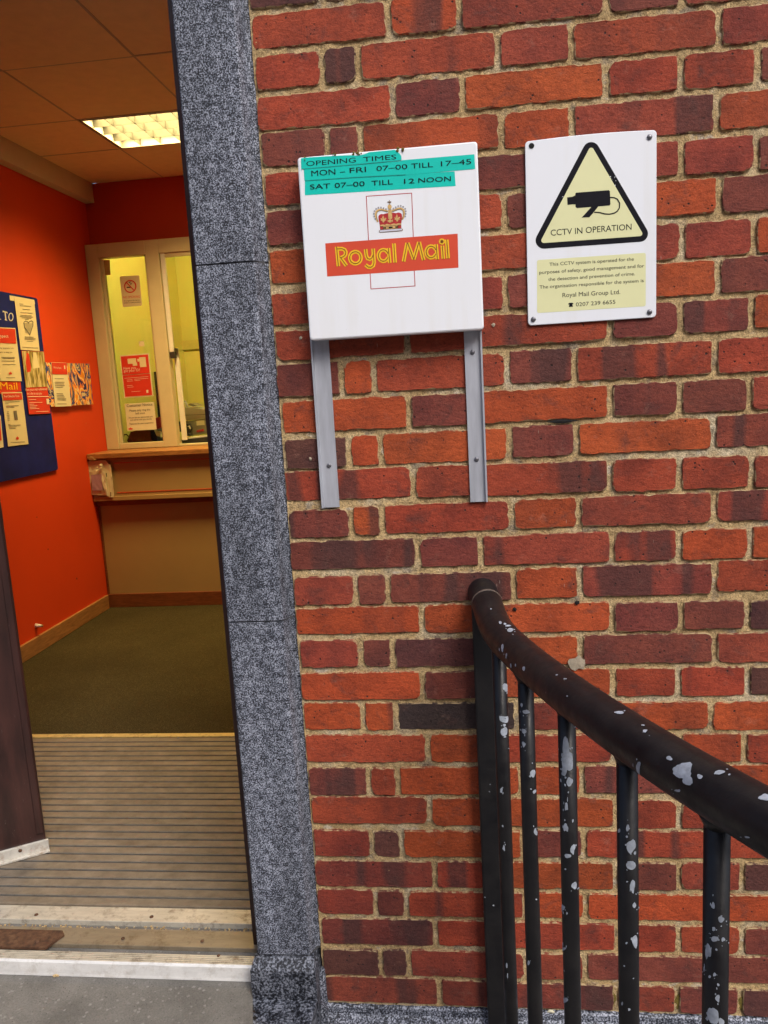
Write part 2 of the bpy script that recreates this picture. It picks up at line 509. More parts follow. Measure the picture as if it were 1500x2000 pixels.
def concrete_material():
    m, nt, p = nodes('doorstep_concrete')
    v = worldpos(nt)
    c = ramp(nt, noi(nt, v, 9, 4, 0.6), [(0.3, (0.125, 0.118, 0.105)), (0.7, (0.20, 0.19, 0.17))])
    fl = ramp(nt, math_(nt, 'ADD', vor(nt, v, 70), math_(nt, 'MULTIPLY', noi(nt, v, 120, 2), 0.4)), [(0.36, g3(1)), (0.47, g3(0))])
    fl = math_(nt, 'MULTIPLY', fl, ramp(nt, noi(nt, v, 40, 2), [(0.40, g3(0)), (0.55, g3(0.9))]))
    c = mix(nt, math_(nt, 'MULTIPLY', fl, 0.7), c, (0.30, 0.288, 0.265))
    c = mix(nt, ramp(nt, noi(nt, v, 5, 5, 0.7), [(0.48, g3(0)), (0.68, g3(0.55))]), c, (0.085, 0.078, 0.068))
    dk = ramp(nt, vor(nt, worldpos(nt, (1.1, 1, 1)), 110), [(0.1, g3(0.7)), (0.18, g3(0))])
    c = mix(nt, dk, c, (0.06, 0.055, 0.05))
    f = noi(nt, v, 300, 4, 0.7)
    c = mix(nt, 1.0, c, ramp(nt, f, [(0.3, g3(0.75)), (0.7, g3(1.2))]), 'MULTIPLY')
    nt.links.new(c, p.inputs['Base Color'])
    p.inputs['Roughness'].default_value = 0.85
    bump(nt, p, f, 0.4, 0.002)
    return m

def rust_material():
    m, nt, p = nodes('rusty_steel')
    v = worldpos(nt)
    f = noi(nt, v, 60, 5, 0.7)
    nt.links.new(ramp(nt, f, [(0.3, (0.035, 0.018, 0.01)), (0.5, (0.095, 0.042, 0.02)), (0.7, (0.15, 0.08, 0.04))]), p.inputs['Base Color'])
    p.inputs['Roughness'].default_value = 0.8
    bump(nt, p, f, 0.6, 0.003)
    return m

def carpet_material():
    m, nt, p = nodes('carpet')
    v = worldpos(nt)
    f = noi(nt, v, 330, 3, 0.75)
    big = noi(nt, v, 3, 3, 0.6)
    c = ramp(nt, f, [(0.3, (0.014, 0.013, 0.007)), (0.55, (0.060, 0.047, 0.020)), (0.75, (0.13, 0.105, 0.05))])
    c = mix(nt, 1.0, c, ramp(nt, big, [(0.3, g3(0.85)), (0.7, g3(1.15))]), 'MULTIPLY')
    nt.links.new(c, p.inputs['Base Color'])
    p.inputs['Roughness'].default_value = 1.0
    p.inputs['Specular IOR Level'].default_value = 0.1
    bump(nt, p, f, 0.9, 0.004)
    return m

def mat_strip_material():
    m, nt, p = nodes('ribbed_mat')
    v = worldpos(nt, (0.8, 1, 1))
    f = noi(nt, v, 17, 6, 0.75)
    c = ramp(nt, f, [(0.28, (0.105, 0.082, 0.057)), (0.5, (0.185, 0.148, 0.105)), (0.72, (0.26, 0.212, 0.155))])
    c = mix(nt, ramp(nt, noi(nt, worldpos(nt), 240, 3, 0.7), [(0.55, g3(0)), (0.75, g3(0.4))]), c, (0.1, 0.08, 0.06))
    nt.links.new(c, p.inputs['Base Color'])
    p.inputs['Roughness'].default_value = 0.6
    bump(nt, p, f, 0.2, 0.001)
    return m

def worn_metal(name, c, dirt=(0.12, 0.08, 0.045)):
    m, nt, p = nodes(name)
    v = worldpos(nt, (0.5, 3, 1))
    f = noi(nt, v, 22, 5, 0.7)
    col = ramp(nt, f, [(0.3, tuple(x * 0.75 for x in c)), (0.6, c)])
    dm = ramp(nt, noi(nt, worldpos(nt), 28, 6, 0.8), [(0.5, g3(0)), (0.7, g3(0.8))])
    col = mix(nt, dm, col, dirt)
    nt.links.new(col, p.inputs['Base Color'])
    p.inputs['Roughness'].default_value = 0.5
    p.inputs['Metallic'].default_value = 0.3
    return m

def mural_material():
    m, nt, p = nodes('swirled_art_print')
    v = worldpos(nt, (1, 1, 0.55))
    f = noi(nt, v, 11, 2, 0.5, 2.2)
    c = ramp(nt, f, [(0.0, (0.015, 0.03, 0.16)), (0.40, (0.6, 0.5, 0.3)), (0.43, (0.02, 0.05, 0.28)), (0.49, (0.75, 0.26, 0.02)),
                     (0.53, (0.8, 0.45, 0.05)), (0.56, (0.7, 0.62, 0.45)), (0.6, (0.75, 0.2, 0.02)), (0.64, (0.02, 0.03, 0.16))], 'CONSTANT')
    nt.links.new(c, p.inputs['Base Color'])
    p.inputs['Roughness'].default_value = 0.6
    return m

def photo_print_material():
    m, nt, p = nodes('faded_photo_print')
    v = worldpos(nt, (1, 2.4, 0.6))
    f = noi(nt, v, 22, 3, 0.6, 0.4)
    c = ramp(nt, f, [(0.3, (0.07, 0.05, 0.02)), (0.45, (0.30, 0.24, 0.07)), (0.55, (0.55, 0.45, 0.22)), (0.68, (0.65, 0.56, 0.36))])
    nt.links.new(c, p.inputs['Base Color'])
    p.inputs['Roughness'].default_value = 0.6
    return m

M['door'] = door_material()
M['concrete'] = concrete_material()
M['rust'] = rust_material()
M['carpet'] = carpet_material()
M['mat'] = mat_strip_material()
M['mat_groove'] = plain('mat_groove', (0.012, 0.01, 0.009), 0.9, 0.3, 60)
M['nosing'] = worn_metal('worn_aluminium', (0.60, 0.56, 0.47))
M['brass'] = worn_metal('brass_trim', (0.62, 0.48, 0.20))
M['flatbar'] = worn_metal('dirty_flat_bar', (0.28, 0.23, 0.16))
M['kick'] = worn_metal('door_bottom_rail', (0.66, 0.64, 0.58), (0.3, 0.16, 0.06))
M['mural'] = mural_material()
M['photo'] = photo_print_material()
M['pavement'] = plain('pavement', (0.2, 0.19, 0.175), 0.9, 0.2, 6, bumpy=0.4, bscale=120)

# ------------------------------------------------------------------ flat print helpers
class Sheet:
    """prints in the plane axis=val, given in coordinates of an enlarged crop: origin ox,oy and scale s"""
    def __init__(s, ox, oy, sc_, axis, val, out):
        s.ox, s.oy, s.s, s.axis, s.val = ox, oy, sc_, axis, val
        s.n = Vector([0, 0, 0]); s.n[AX[axis]] = out           # outward unit
    def p(s, q, layer=0.0):
        w = at(s.ox + q[0] * s.s, s.oy + q[1] * s.s, s.axis, s.val)
        return w + s.n * layer

_caps = {}
def glyphs(body, spacing=1.0):
    cu = bpy.data.curves.new('t', 'FONT')
    cu.body = body
    cu.size = 1.0
    cu.resolution_u = 3
    cu.space_character = spacing
    o = bpy.data.objects.new('t', cu)
    COL.objects.link(o)
    me = bpy.data.meshes.new_from_object(o.evaluated_get(bpy.context.evaluated_depsgraph_get()))
    bpy.data.objects.remove(o)
    bpy.data.curves.remove(cu)
    v = [x.co.copy() for x in me.vertices]
    f = [tuple(pp.vertices) for pp in me.polygons]
    bpy.data.meshes.remove(me)
    return v, f
CAPH = max(v.y for v in glyphs('H')[0])

def text(sh, body, L, R, top, m, parent, layer=0.0008, name='lettering', mb=None):
    """body from baseline point L to R; top = crop y of the cap line above L"""
    v, f = glyphs(body)
    x0 = min(q.x for q in v); x1 = max(q.x for q in v)
    P0, P1, PT = sh.p(L, layer), sh.p(R, layer), sh.p((L[0], top), layer)
    U, V = P1 - P0, PT - P0
    V = V - U * (V.dot(U) / U.dot(U))
    vv = [P0 + U * ((q.x - x0) / (x1 - x0)) + V * (q.y / CAPH) for q in v]
    if mb is not None:
        mb.add(vv, f); return
    return obj(name, vv, f, m, parent)

def poly(sh, pts, m, parent, layer, name):
    return obj(name, [sh.p(q, layer) for q in pts], [tuple(range(len(pts)))], m, parent)

def stroke_pts(pts, w, closed=False):
    """mitred ribbon of width w along pts: returns verts (2D) and quads"""
    P = [Vector((a, b)) for a, b in pts]
    n = len(P)
    L = []; Rr = []
    for i in range(n):
        a = P[i - 1] if (i > 0 or closed) else None
        b = P[(i + 1) % n] if (i < n - 1 or closed) else None
        d1 = (P[i] - a).normalized() if a is not None else None
        d2 = (b - P[i]).normalized() if b is not None else None
        if d1 is None: d1 = d2
        if d2 is None: d2 = d1
        n1 = Vector((-d1.y, d1.x)); n2 = Vector((-d2.y, d2.x))
        mtr = n1 + n2
        if mtr.length < 1e-4: mtr = n1.copy()
        mtr.normalize()
        k = w / 2 / max(0.45, mtr.dot(n1))
        L.append(P[i] + mtr * k); Rr.append(P[i] - mtr * k)
    v = [tuple(q) for q in L + Rr]
    f = [(i, (i + 1) % n, n + (i + 1) % n, n + i) for i in range(n if closed else n - 1)]
    return v, f

def stroke(sh, pts, w, layer, mb, closed=False):
    v, f = stroke_pts(pts, w, closed)
    mb.add([sh.p(q, layer) for q in v], f)

def arc(cx, cy, rx, ry, a0, a1, n=12):
    return [(cx + rx * math.cos(math.radians(a0 + (a1 - a0) * i / n)), cy + ry * math.sin(math.radians(a0 + (a1 - a0) * i / n))) for i in range(n + 1)]

def screw(parent, c, nrm, r, m=None, name='screw'):
    """pan head with a cross slot"""
    nrm = Vector(nrm).normalized()
    a = nrm.cross(Vector((0, 0, 1)))
    if a.length < 0.1: a = nrm.cross(Vector((1, 0, 0)))
    a.normalize(); b = nrm.cross(a)
    c = Vector(c); mb = MB()
    n = 12
    ring = lambda rr, h: [c + (a * math.cos(2 * math.pi * k / n) + b * math.sin(2 * math.pi * k / n)) * rr + nrm * h for k in range(n)]
    v = ring(r, 0) + ring(r * 0.95, r * 0.35) + ring(r * 0.55, r * 0.55) + [c + nrm * r * 0.6]
    f = [(i * n + k, i * n + (k + 1) % n, (i + 1) * n + (k + 1) % n, (i + 1) * n + k) for i in range(2) for k in range(n)]
    f += [(2 * n + k, 2 * n + (k + 1) % n, 3 * n) for k in range(n)]
    mb.add(v, f)
    s = mb.build(name, m or M['steel'], parent, smooth=True)
    return s

ZF = -1.738            # shop floor
ZL = -1.766            # doorstep in front of the threshold
ZG = -1.93             # landing the railing stands on
XL = -1.74             # left inner wall
YB = 3.0               # back inner wall
ZC = 0.60              # suspended ceiling
def fy(py, px=240):    # floor depth at a photograph row
    return at(px, py, 'z', ZF).y

# ================================================================== SETTING OUTSIDE
random.seed(4)
o = obj('pavement', [(-30, -40, ZG - 0.16), (30, -40, ZG - 0.16), (30, 0.3, ZG - 0.16), (-30, 0.3, ZG - 0.16)], [(0, 1, 2, 3)], M['pavement'], kind='structure')
box('landing', -2.2, 2.6, -1.2, -0.45, ZG - 0.155, ZG, M['concrete'], kind='structure', b=0.008)
box('side_landing', 0.02, 2.6, -0.448, -0.075, ZG - 0.155, ZG - 0.002, M['concrete'], kind='structure', b=0.006)
dsa, dsb = at(493, 1935, 'z', ZL), at(494, 2000, 'z', ZL)
dsl = dsb + (dsb - dsa) * ((-0.447 - dsb.y) / (dsb.y - dsa.y))
MB().prism([(-2.2, -0.447), (dsl.x, -0.447), (dsa.x, dsa.y), (-0.1395, -0.0435), (-0.1395, 0.03), (-2.2, 0.03)], 'z', ZG - 0.155, ZL).build('doorstep', M['concrete'], kind='structure')
box('added_opposite_building', -25, 25, -20, -12.5, ZG - 0.15, 6.0, M['brick_outer'], kind='structure')  # unseen building, added to cut the low sky light entering the room
# stones of grit on the doorstep
for k, (px, py, r) in enumerate([(110, 1905, 0.006), (130, 1961, 0.004), (360, 1915, 0.003)]):
    c = at(px, py, 'z', ZL + 0.001)
    bm = bmesh.new(); bmesh.ops.create_icosphere(bm, subdivisions=1, radius=r)
    v = [c + Vector((q.co.x * 1.5, q.co.y * 1.1, q.co.z * 0.4 + 0.001)) for q in bm.verts]
    bm.verts.index_update(); f = [tuple(q.index for q in ff.verts) for ff in bm.faces]; bm.free()
    if k == 0:
        tag(obj('stone_chip', v, f, M['mortar']), 'pale flat stone chip lying on the concrete doorstep', 'stone chip')

# ================================================================== BRICK WALL
wall = thing('brick_wall', (0.5, 0.0, -1.81), 'red brick wall with sandy mortar, carrying both white signs', 'wall')
HU = 0.1143
BEDS = [0.0945, 0.031, -0.032, -0.095, -0.156, -0.220, -0.282, -0.346, -0.4115, -0.476, -0.538, -0.603, -0.667, -0.730, -0.795, -0.857,
        -0.9195, -0.9835, -1.045, -1.1075, -1.170, -1.233, -1.2965, -1.3605, -1.4255, -1.489, -1.554, -1.6165, -1.682, -1.746, -1.811]
CODES = ['dprmrr', 'rOmpmm', 'rPRmrm', 'rPorRp', 'ppooMo', 'rrpmmp', 'prrpop', 'orrmmo', 'rrmpop', 'rrRpDo', 'porPRr', 'opoPpm', 'doopoD',
         'RrRrrm', 'POromM', 'PpMRoo', 'mpPoDr', 'oOoppd', 'mpdoPm', 'oPorRd', 'oOkmoo', 'rorpor', 'ProoPo', 'roorrr', 'mdopRr', 'DRopmd',
         'mpRooo', 'Prrrrp', 'ddmmpp', 'DDDmpd']
ODD = [(0, 2), (2, 3), (3, 5), (5, 6), (6, 7), (7, 9)]
EVEN = [(0, 1), (1, 1.5), (1.5, 3.5), (3.5, 4.5), (4.5, 6.5), (6.5, 8.5)]
TONE = {'o': (0.390, 0.069, 0.020), 'r': (0.325, 0.054, 0.024), 'm': (0.275, 0.050, 0.028), 'p': (0.190, 0.045, 0.031),
        'd': (0.115, 0.040, 0.032), 'k': (0.048, 0.032, 0.028)}

def brick_shape(rng, x0, x1, z0, z1, rmax=0.0065):
    """irregular rounded brick face: outline, softened edge, body"""
    pts = []
    cs = [(x0, z0, 180), (x1, z0, 270), (x1, z1, 0), (x0, z1, 90)]
    for i, (cx, cz, a0) in enumerate(cs):
        r = rng.uniform(0.0015, rmax) if rng.random() < 0.8 else 0.010
        sx = 1 if cx == x0 else -1; sz = 1 if cz == z0 else -1
        for k in range(4):
            a = math.radians(a0 + 30 * k)
            pts.append(Vector((cx + sx * r + r * math.cos(a), cz + sz * r + r * math.sin(a))))
        nx, nz, _ = cs[(i + 1) % 4]
        L = math.hypot(nx - cx, nz - cz)
        n = max(1, int(L / 0.011))
        for k in range(1, n):
            t = (k + rng.uniform(-0.25, 0.25)) / n
            if not 0.1 < t < 0.9: continue
            w = rng.uniform(-0.0017, 0.0007)
            dx, dz = (nx - cx) / L, (nz - cz) / L
            pts.append(Vector((cx + (nx - cx) * t + dz * -w, cz + (nz - cz) * t + dx * w)))
    return pts

def add_brick(mb, rng, x0, x1, z0, z1, front):
    pts = brick_shape(rng, x0, x1, z0, z1)
    c = Vector(((x0 + x1) / 2, (z0 + z1) / 2))
    n = len(pts)
    tx, tz = rng.uniform(-0.006, 0.006), rng.uniform(-0.012, 0.012)
    ringf, ringm = [], []
    for q in pts:
        d = q - c
        ins = Vector((math.copysign(min(abs(d.x), 0.0011), -d.x), math.copysign(min(abs(d.y), 0.0011), -d.y)))
        qi = q + ins * rng.uniform(0.5, 1.9)
        yy = front + d.x * tx + d.y * tz + rng.uniform(-0.0003, 0.0003)
        ringf.append((qi.x, yy, qi.y))
        ringm.append((q.x, yy + 0.0013, q.y))
    ringb = [(q.x, 0.03, q.y) for q in pts]
    v = ringf + ringm + ringb
    f = [tuple(range(n))]
    f += [(i, (i + 1) % n, n + (i + 1) % n, n + i) for i in range(n)]
    f += [(n + i, n + (i + 1) % n, 2 * n + (i + 1) % n, 2 * n + i) for i in range(n)]
    mb.add(v, f)
    return n

rng = random.Random(11)
JX, JZ = 0.0102, 0.0100
for ri, code in enumerate(CODES):
    z1, z0 = BEDS[ri], BEDS[ri + 1]
    lay = EVEN if ri % 2 == 0 else ODD
    slope = rng.uniform(-0.0012, 0.0012)
    prev = None
    for (u0, u1), ch in zip(lay, code):
        a = u0 * HU + (prev if prev is not None else rng.uniform(-0.004, 0.0015) - JX / 2)
        nj = rng.uniform(-0.003, 0.003)
        b = u1 * HU + nj
        prev = nj
        jz = JZ + rng.uniform(-0.0015, 0.0015)
        mb = MB()
        dz = rng.uniform(-0.001, 0.001) + slope * (u0 - 3)
        nb = add_brick(mb, rng, a + JX / 2, b - JX / 2, z0 + jz / 2 + dz, z1 - jz / 2 + dz, -0.0028 + rng.uniform(-0.0012, 0.0012))
        t = TONE[ch.lower()]
        k = rng.uniform(0.88, 1.12)
        al = 0.85 if ch.isupper() else (0.2 if rng.random() < 0.5 else 0.0)
        if ch == 'D': t = tuple(0.5 * x + 0.5 * y for x, y in zip(TONE['m'], TONE['p']))
        col = (t[0] * k, t[1] * k * rng.uniform(0.92, 1.08), t[2] * k, al)
        bo = mb.build('brick', M['brick'], wall, color=col)
        bo.data.materials.append(M['brick_edge'])
        for fi in range(1, len(bo.data.polygons)):
            bo.data.polygons[fi].material_index = 1
# bricks above and to the right, outside the picture, joined
mb = MB()
zz = BEDS[0]
rows_up = [(zz + 0.0635 * (i + 1), zz + 0.0635 * i, i) for i in range(9)]
for z1, z0, i in rows_up:
    lay = list(ODD if i % 2 == 0 else EVEN)
    while lay[-1][1] < 17:
        u = lay[-1][1]; lay.append((u, u + (2 if lay[-1][1] - lay[-1][0] == 1 else 1)))
    for u0, u1 in lay:
        add_brick(mb, rng, u0 * HU + JX / 2, u1 * HU - JX / 2, z0 + JZ / 2, z1 - JZ / 2, -0.003)
for ri in range(len(CODES)):
    u = 8.5 if ri % 2 == 0 else 9
    while u < 17:
        w = 2 if int(u) % 3 != 1 else 1
        add_brick(mb, rng, u * HU + JX / 2, (u + w) * HU - JX / 2, BEDS[ri + 1] + JZ / 2, BEDS[ri] - JZ / 2, -0.003)
        u += w
mb.build('outer_brickwork', M['brick_outer'], wall, kind='stuff')
# mortar: a rough sheet, slightly behind the brick faces
def mortar_sheet(x0, x1, z0, z1, step):
    nx = int((x1 - x0) / step); nz = int((z1 - z0) / step)
    v = []
    for j in range(nz + 1):
        for i in range(nx + 1):
            x = x0 + (x1 - x0) * i / nx; z = z0 + (z1 - z0) * j / nz
            h = noise.noise(Vector((x * 60, 3.1, z * 60))) * 0.0022 + noise.noise(Vector((x * 170, 7.7, z * 170))) * 0.0016 + noise.noise(Vector((x * 14, 1.7, z * 14))) * 0.0022
            v.append((x, 0.0012 - h, z))
    f = [(j * (nx + 1) + i, j * (nx + 1) + i + 1, (j + 1) * (nx + 1) + i + 1, (j + 1) * (nx + 1) + i) for j in range(nz) for i in range(nx)]
    return v, f
v, f = mortar_sheet(-0.004, 1.0, BEDS[-1] - 0.004, 0.2, 0.0042)
obj('mortar', v, f, M['mortar'], wall, smooth=True)
mb = MB(); mb.box(-0.004, 2.0, 0.0075, 0.25, BEDS[-1], 0.68)
mb.build('backing_wall', M['mortar'], wall)
# repair patch, holes and marks on the wall
def blob(name, px, py, r, m, y=-0.0035, asp=1.0, seed=0, parent=wall, n=13):
    c = at(px, py, 'y', y); rr = random.Random(seed)
    v = [c] + [c + Vector((math.cos(2 * math.pi * k / n) * r * rr.uniform(0.6, 1.2), 0.0008, math.sin(2 * math.pi * k / n) * r * asp * rr.uniform(0.6, 1.2))) for k in range(n)]
    v[0] = c + Vector((0, -0.0004, 0))
    return obj(name, v, [(0, 1 + k, 1 + (k + 1) % n) for k in range(n)], m, parent)
M['patch'] = plain('grey_mortar_repair', (0.36, 0.30, 0.22), 0.95, 0.2, 160, bumpy=0.6)
blob('mortar_repair', 1129, 1296, 0.017, M['patch'], -0.006, 0.85, 3)
blob('drill_hole', 1005, 1190, 0.0042, M['hole'], -0.006, 1, 4)
blob('drill_hole', 1127, 1178, 0.0048, M['hole'], -0.006, 0.9, 5)
blob('missing_mortar', 1098, 823, 0.026, M['hole'], -0.0042, 0.14, 6)
blob('plugged_hole', 587, 660, 0.0035, M['patch'], -0.006, 1, 7)
blob('plugged_hole', 606, 896, 0.0035, M['patch'], -0.006, 1, 8)
blob('plugged_hole', 964, 634, 0.0035, M['patch'], -0.006, 1, 9)
for k, (px, py) in enumerate([(1196, 1965), (1325, 1968), (1450, 1972), (772, 1962)]):
    blob('moss_tuft', px, py - 12, 0.007, M['moss'], 0.0, 2.6, 20 + k)
# facade continuing left of the door and above it, outside the picture
box('facade_left', -3.2, -1.43, 0.02, 0.26, ZG - 0.15, 0.66, M['brick_outer'], kind='structure')
box('facade_lintel', -1.429, -0.13, 0.03, 0.26, 0.38, 0.66, M['granite'], kind='structure')
box('facade_upper', -3.2, 2.0, 0.02, 0.255, 0.681, 2.2, M['brick_outer'], kind='structure')

# ================================================================== GRANITE
pil = thing('granite_pilaster', (-0.06, 0.0, -1.93), 'speckled grey granite pilaster between the doorway and the brick wall', 'pilaster')
prof = [(-0.127, 0.25), (-0.127, -0.021), (-0.124, -0.024), (-0.0245, -0.024), (-0.0215, -0.0215), (-0.0165, -0.008), (-0.012, 0.002), (0.012, 0.0065), (0.012, 0.0072), (-0.0045, 0.0074), (-0.0045, 0.25)]
zb = at(550, 1868, 'y', -0.024).z
for a, b in [(0.66, -0.3645), (-0.3675, -1.0015), (-1.0045, zb + 0.0045)]:
    MB().prism(prof, 'z', a, b).build('granite_block', M['granite'], pil)
mj = plain('stone_joint', (0.07, 0.07, 0.075), 0.9, 0.3, 60)
prof_j = [(-0.1255, 0.25), (-0.1255, -0.02), (-0.0235, -0.02), (-0.0105, 0.004), (0.008, 0.0068), (-0.0045, 0.25)]
for z in (-0.366, -1.003, zb + 0.002):
    MB().prism(prof_j, 'z', z - 0.0035, z + 0.0035).build('joint_filler', mj, pil)
# base block with sloped top
xb0, xb1 = -0.139, -0.008
mb = MB().prism([(xb0, 0.2), (xb0, -0.043), (xb1, -0.043), (xb1, 0.2)], 'z', ZG - 0.15, zb - 0.018)
mb.build('base_block', M['granite_dark'], pil)
box('base_footing', -0.30, -0.010, -0.17, -0.0435, ZG - 0.15, ZL - 0.003, M['granite_dark'], pil)
mb = MB()
v = [(xb0, -0.043, zb - 0.018), (xb1, -0.043, zb - 0.018), (xb1, 0.2, zb - 0.018), (xb0, 0.2, zb - 0.018),
     (xb0 + 0.006, -0.026, zb), (xb1 - 0.006, -0.0255, zb), (xb1 - 0.006, 0.2, zb), (xb0 + 0.006, 0.2, zb)]
mb.add(v, [(0, 1, 5, 4), (1, 2, 6, 5), (2, 3, 7, 6), (3, 0, 4, 7), (4, 5, 6, 7), (3, 2, 1, 0)])
mb.build('base_weathering', M['granite_dark'], pil)
blob('chip_mark', 545, 1484, 0.006, M['hole'], -0.0246, 0.4, 31, pil)

plin = thing('stone_plinth', (0.6, -0.03, -1.93), 'bluish granite plinth course under the brick wall', 'plinth')
zt = BEDS[-1] - 0.001
def plinth_block(x0, x1):
    p = [(0.02, zt + 0.002), (-0.0035, zt), (-0.0065, zt - 0.003), (-0.0075, zt - 0.016), (-0.012, zt - 0.021), (-0.050, zt - 0.046), (-0.054, zt - 0.052), (-0.054, ZG - 0.15), (0.02, ZG - 0.15)]
    MB().prism(p, 'x', x0, x1).build('plinth_block', M['granite_plinth'], plin)
plinth_block(at(634, 1975, 'y', -0.01).x, 0.352)
plinth_block(0.355, 1.02)
plinth_block(1.023, 2.0)
MB().prism([(0.02, zt), (-0.0055, zt - 0.004), (-0.0105, zt - 0.022), (-0.0485, zt - 0.048), (-0.052, ZG - 0.15), (0.02, ZG - 0.15)], 'x', 0.3505, 0.3565).build('mortar_joint', M['mortar'], plin)
# stop stone beside the pilaster base, with a steep cut edge
P_ = lambda px, py, y: at(px, py, 'y', y)
a = [P_(583, 2025, -0.004), P_(606, 1914, -0.004), P_(632, 1887, 0.001)]          # left arris of the cut facet
b = [P_(596, 2025, -0.034), P_(613, 1946, -0.030), P_(634, 1893, -0.006)]         # right arris
c = [P_(636, 2025, -0.034), P_(640, 1975, -0.022), P_(640, 1960, -0.004)]
mb = MB()
bk = [Vector((q.x, 0.02, q.z)) for q in (a[0], a[1], a[2], b[2], c[2], c[1], c[0])]
mb.add(a + b + c + bk, [(0, 3, 4, 1), (1, 4, 5, 2), (3, 6, 7, 4), (4, 7, 8, 5), (0, 1, 10, 9), (1, 2, 11, 10), (2, 5, 12, 11), (5, 8, 13, 12), (8, 7, 14, 13), (7, 6, 15, 14), (9, 10, 11, 12, 13, 14, 15)])
mb.build('stop_stone', M['granite_plinth'], plin)
# bird lime on the plinth ledge

tag(blob('white_droppings', 1076, 1976, 0.008, M['paper_white'], -0.0085, 0.6, 40, None), 'small white blob of dried droppings on the plinth edge behind the railing', 'droppings')

# ================================================================== ROYAL MAIL SIGN
SY = -0.041
sign = thing('opening_times_sign', (0.215, 0.0, -0.8), 'square white metal sign with red lettered band, crown and teal opening-times tape', 'sign')
S3 = Sheet(560, 250, 400 / 1500, 'y', SY, -1)
def rounded_rect_xz(x0, x1, z0, z1, r, n=4):
    out = []
    for cx, cz, a0 in ((x1 - r, z1 - r, 0), (x0 + r, z1 - r, 90), (x0 + r, z0 + r, 180), (x1 - r, z0 + r, 270)):
        for k in range(n + 1):
            a = math.radians(a0 + 90 * k / n)
            out.append((cx + r * math.cos(a), cz + r * math.sin(a)))
    return out
tl, tr, br, bl = [S3.p(q) for q in ((80, 210), (1402, 100), (1438, 1475), (165, 1556))]
x0, x1, z0, z1 = (tl.x + bl.x) / 2, (tr.x + br.x) / 2, (bl.z + br.z) / 2, (tl.z + tr.z) / 2
R1 = rounded_rect_xz(x0 + 0.0025, x1 - 0.0025, z0 + 0.0025, z1 - 0.0025, 0.004)
R2 = rounded_rect_xz(x0 + 0.0006, x1 - 0.0006, z0 + 0.0006, z1 - 0.0006, 0.005)
R3 = rounded_rect_xz(x0, x1, z0, z1, 0.005)
n = len(R1)
v = [(a, SY, b) for a, b in R1] + [(a, SY + 0.0009, b) for a, b in R2] + [(a, SY + 0.003, b) for a, b in R3] + [(a, SY + 0.026, b) for a, b in R3]
v += [(x0 + (a - x0) * 0.98 + (x1 - x0) * 0.01, SY + 0.026, b) for a, b in R3]
f = [tuple(range(n))] + [(i * n + k, i * n + (k + 1) % n, (i + 1) * n + (k + 1) % n, (i + 1) * n + k) for i in range(3) for k in range(n)]
f += [tuple(3 * n + k for k in range(n))]
obj('sign_panel', v[:4 * n], f, M['sign_white'], sign)
L1, L2, L3, L4 = 0.0002, 0.0004, 0.0006, 0.0008
poly(S3, [(133, 388), (1230, 318), (1237, 425), (133, 493)], M['teal'], sign, L1, 'tape_strip')
poly(S3, [(125, 300), (840, 242), (845, 236), (1375, 193), (1380, 300), (870, 345), (130, 386)], M['teal'], sign, L1 + 0.0002, 'tape_strip')
poly(S3, [(105, 222), (160, 216), (300, 207), (470, 200), (520, 204), (572, 192), (602, 178), (790, 160), (826, 186), (840, 207), (842, 236), (560, 262), (110, 300), (107, 325)], M['teal'], sign, L1 + 0.0004, 'tape_strip')
mb = MB()
stroke(S3, [(112, 302), (560, 265), (842, 239)], 4, L1 + 0.0005, mb)
stroke(S3, [(133, 387), (500, 362), (870, 343)], 4, L1 + 0.0005, mb)
mb.build('tape_edge', plain('tape_overlap_line', (0.0, 0.2, 0.17), 0.6, 0.1), sign)  # darker lines where the tape strips overlap
LT = L1 + 0.0006
text(S3, 'OPENING', (145, 281), (507, 252), 246, M['ink'], sign, LT)
text(S3, 'TIMES', (562, 248), (803, 229), 214, M['ink'], sign, LT)
text(S3, 'MON', (182, 354), (358, 340), 314, M['ink'], sign, LT)
text(S3, 'FRI', (462, 332), (582, 322), 294, M['ink'], sign, LT)
text(S3, '07–00', (658, 316), (884, 300), 281, M['ink'], sign, LT)
text(S3, 'TILL', (912, 297), (1072, 286), 262, M['ink'], sign, LT)
text(S3, '17–45', (1130, 282), (1352, 264), 245, M['ink'], sign, LT)
mb = MB(); stroke(S3, [(392, 325), (428, 322)], 4.5, LT, mb); mb.build('lettering', M['ink'], sign)
text(S3, 'SAT', (172, 450), (320, 441), 415, M['ink'], sign, LT)
text(S3, '07–00', (352, 439), (572, 425), 404, M['ink'], sign, LT)
text(S3, 'TILL', (622, 422), (778, 412), 388, M['ink'], sign, LT)
text(S3, '12', (860, 408), (936, 404), 374, M['ink'], sign, LT)
text(S3, 'NOON', (965, 402), (1203, 388), 368, M['ink'], sign, LT)
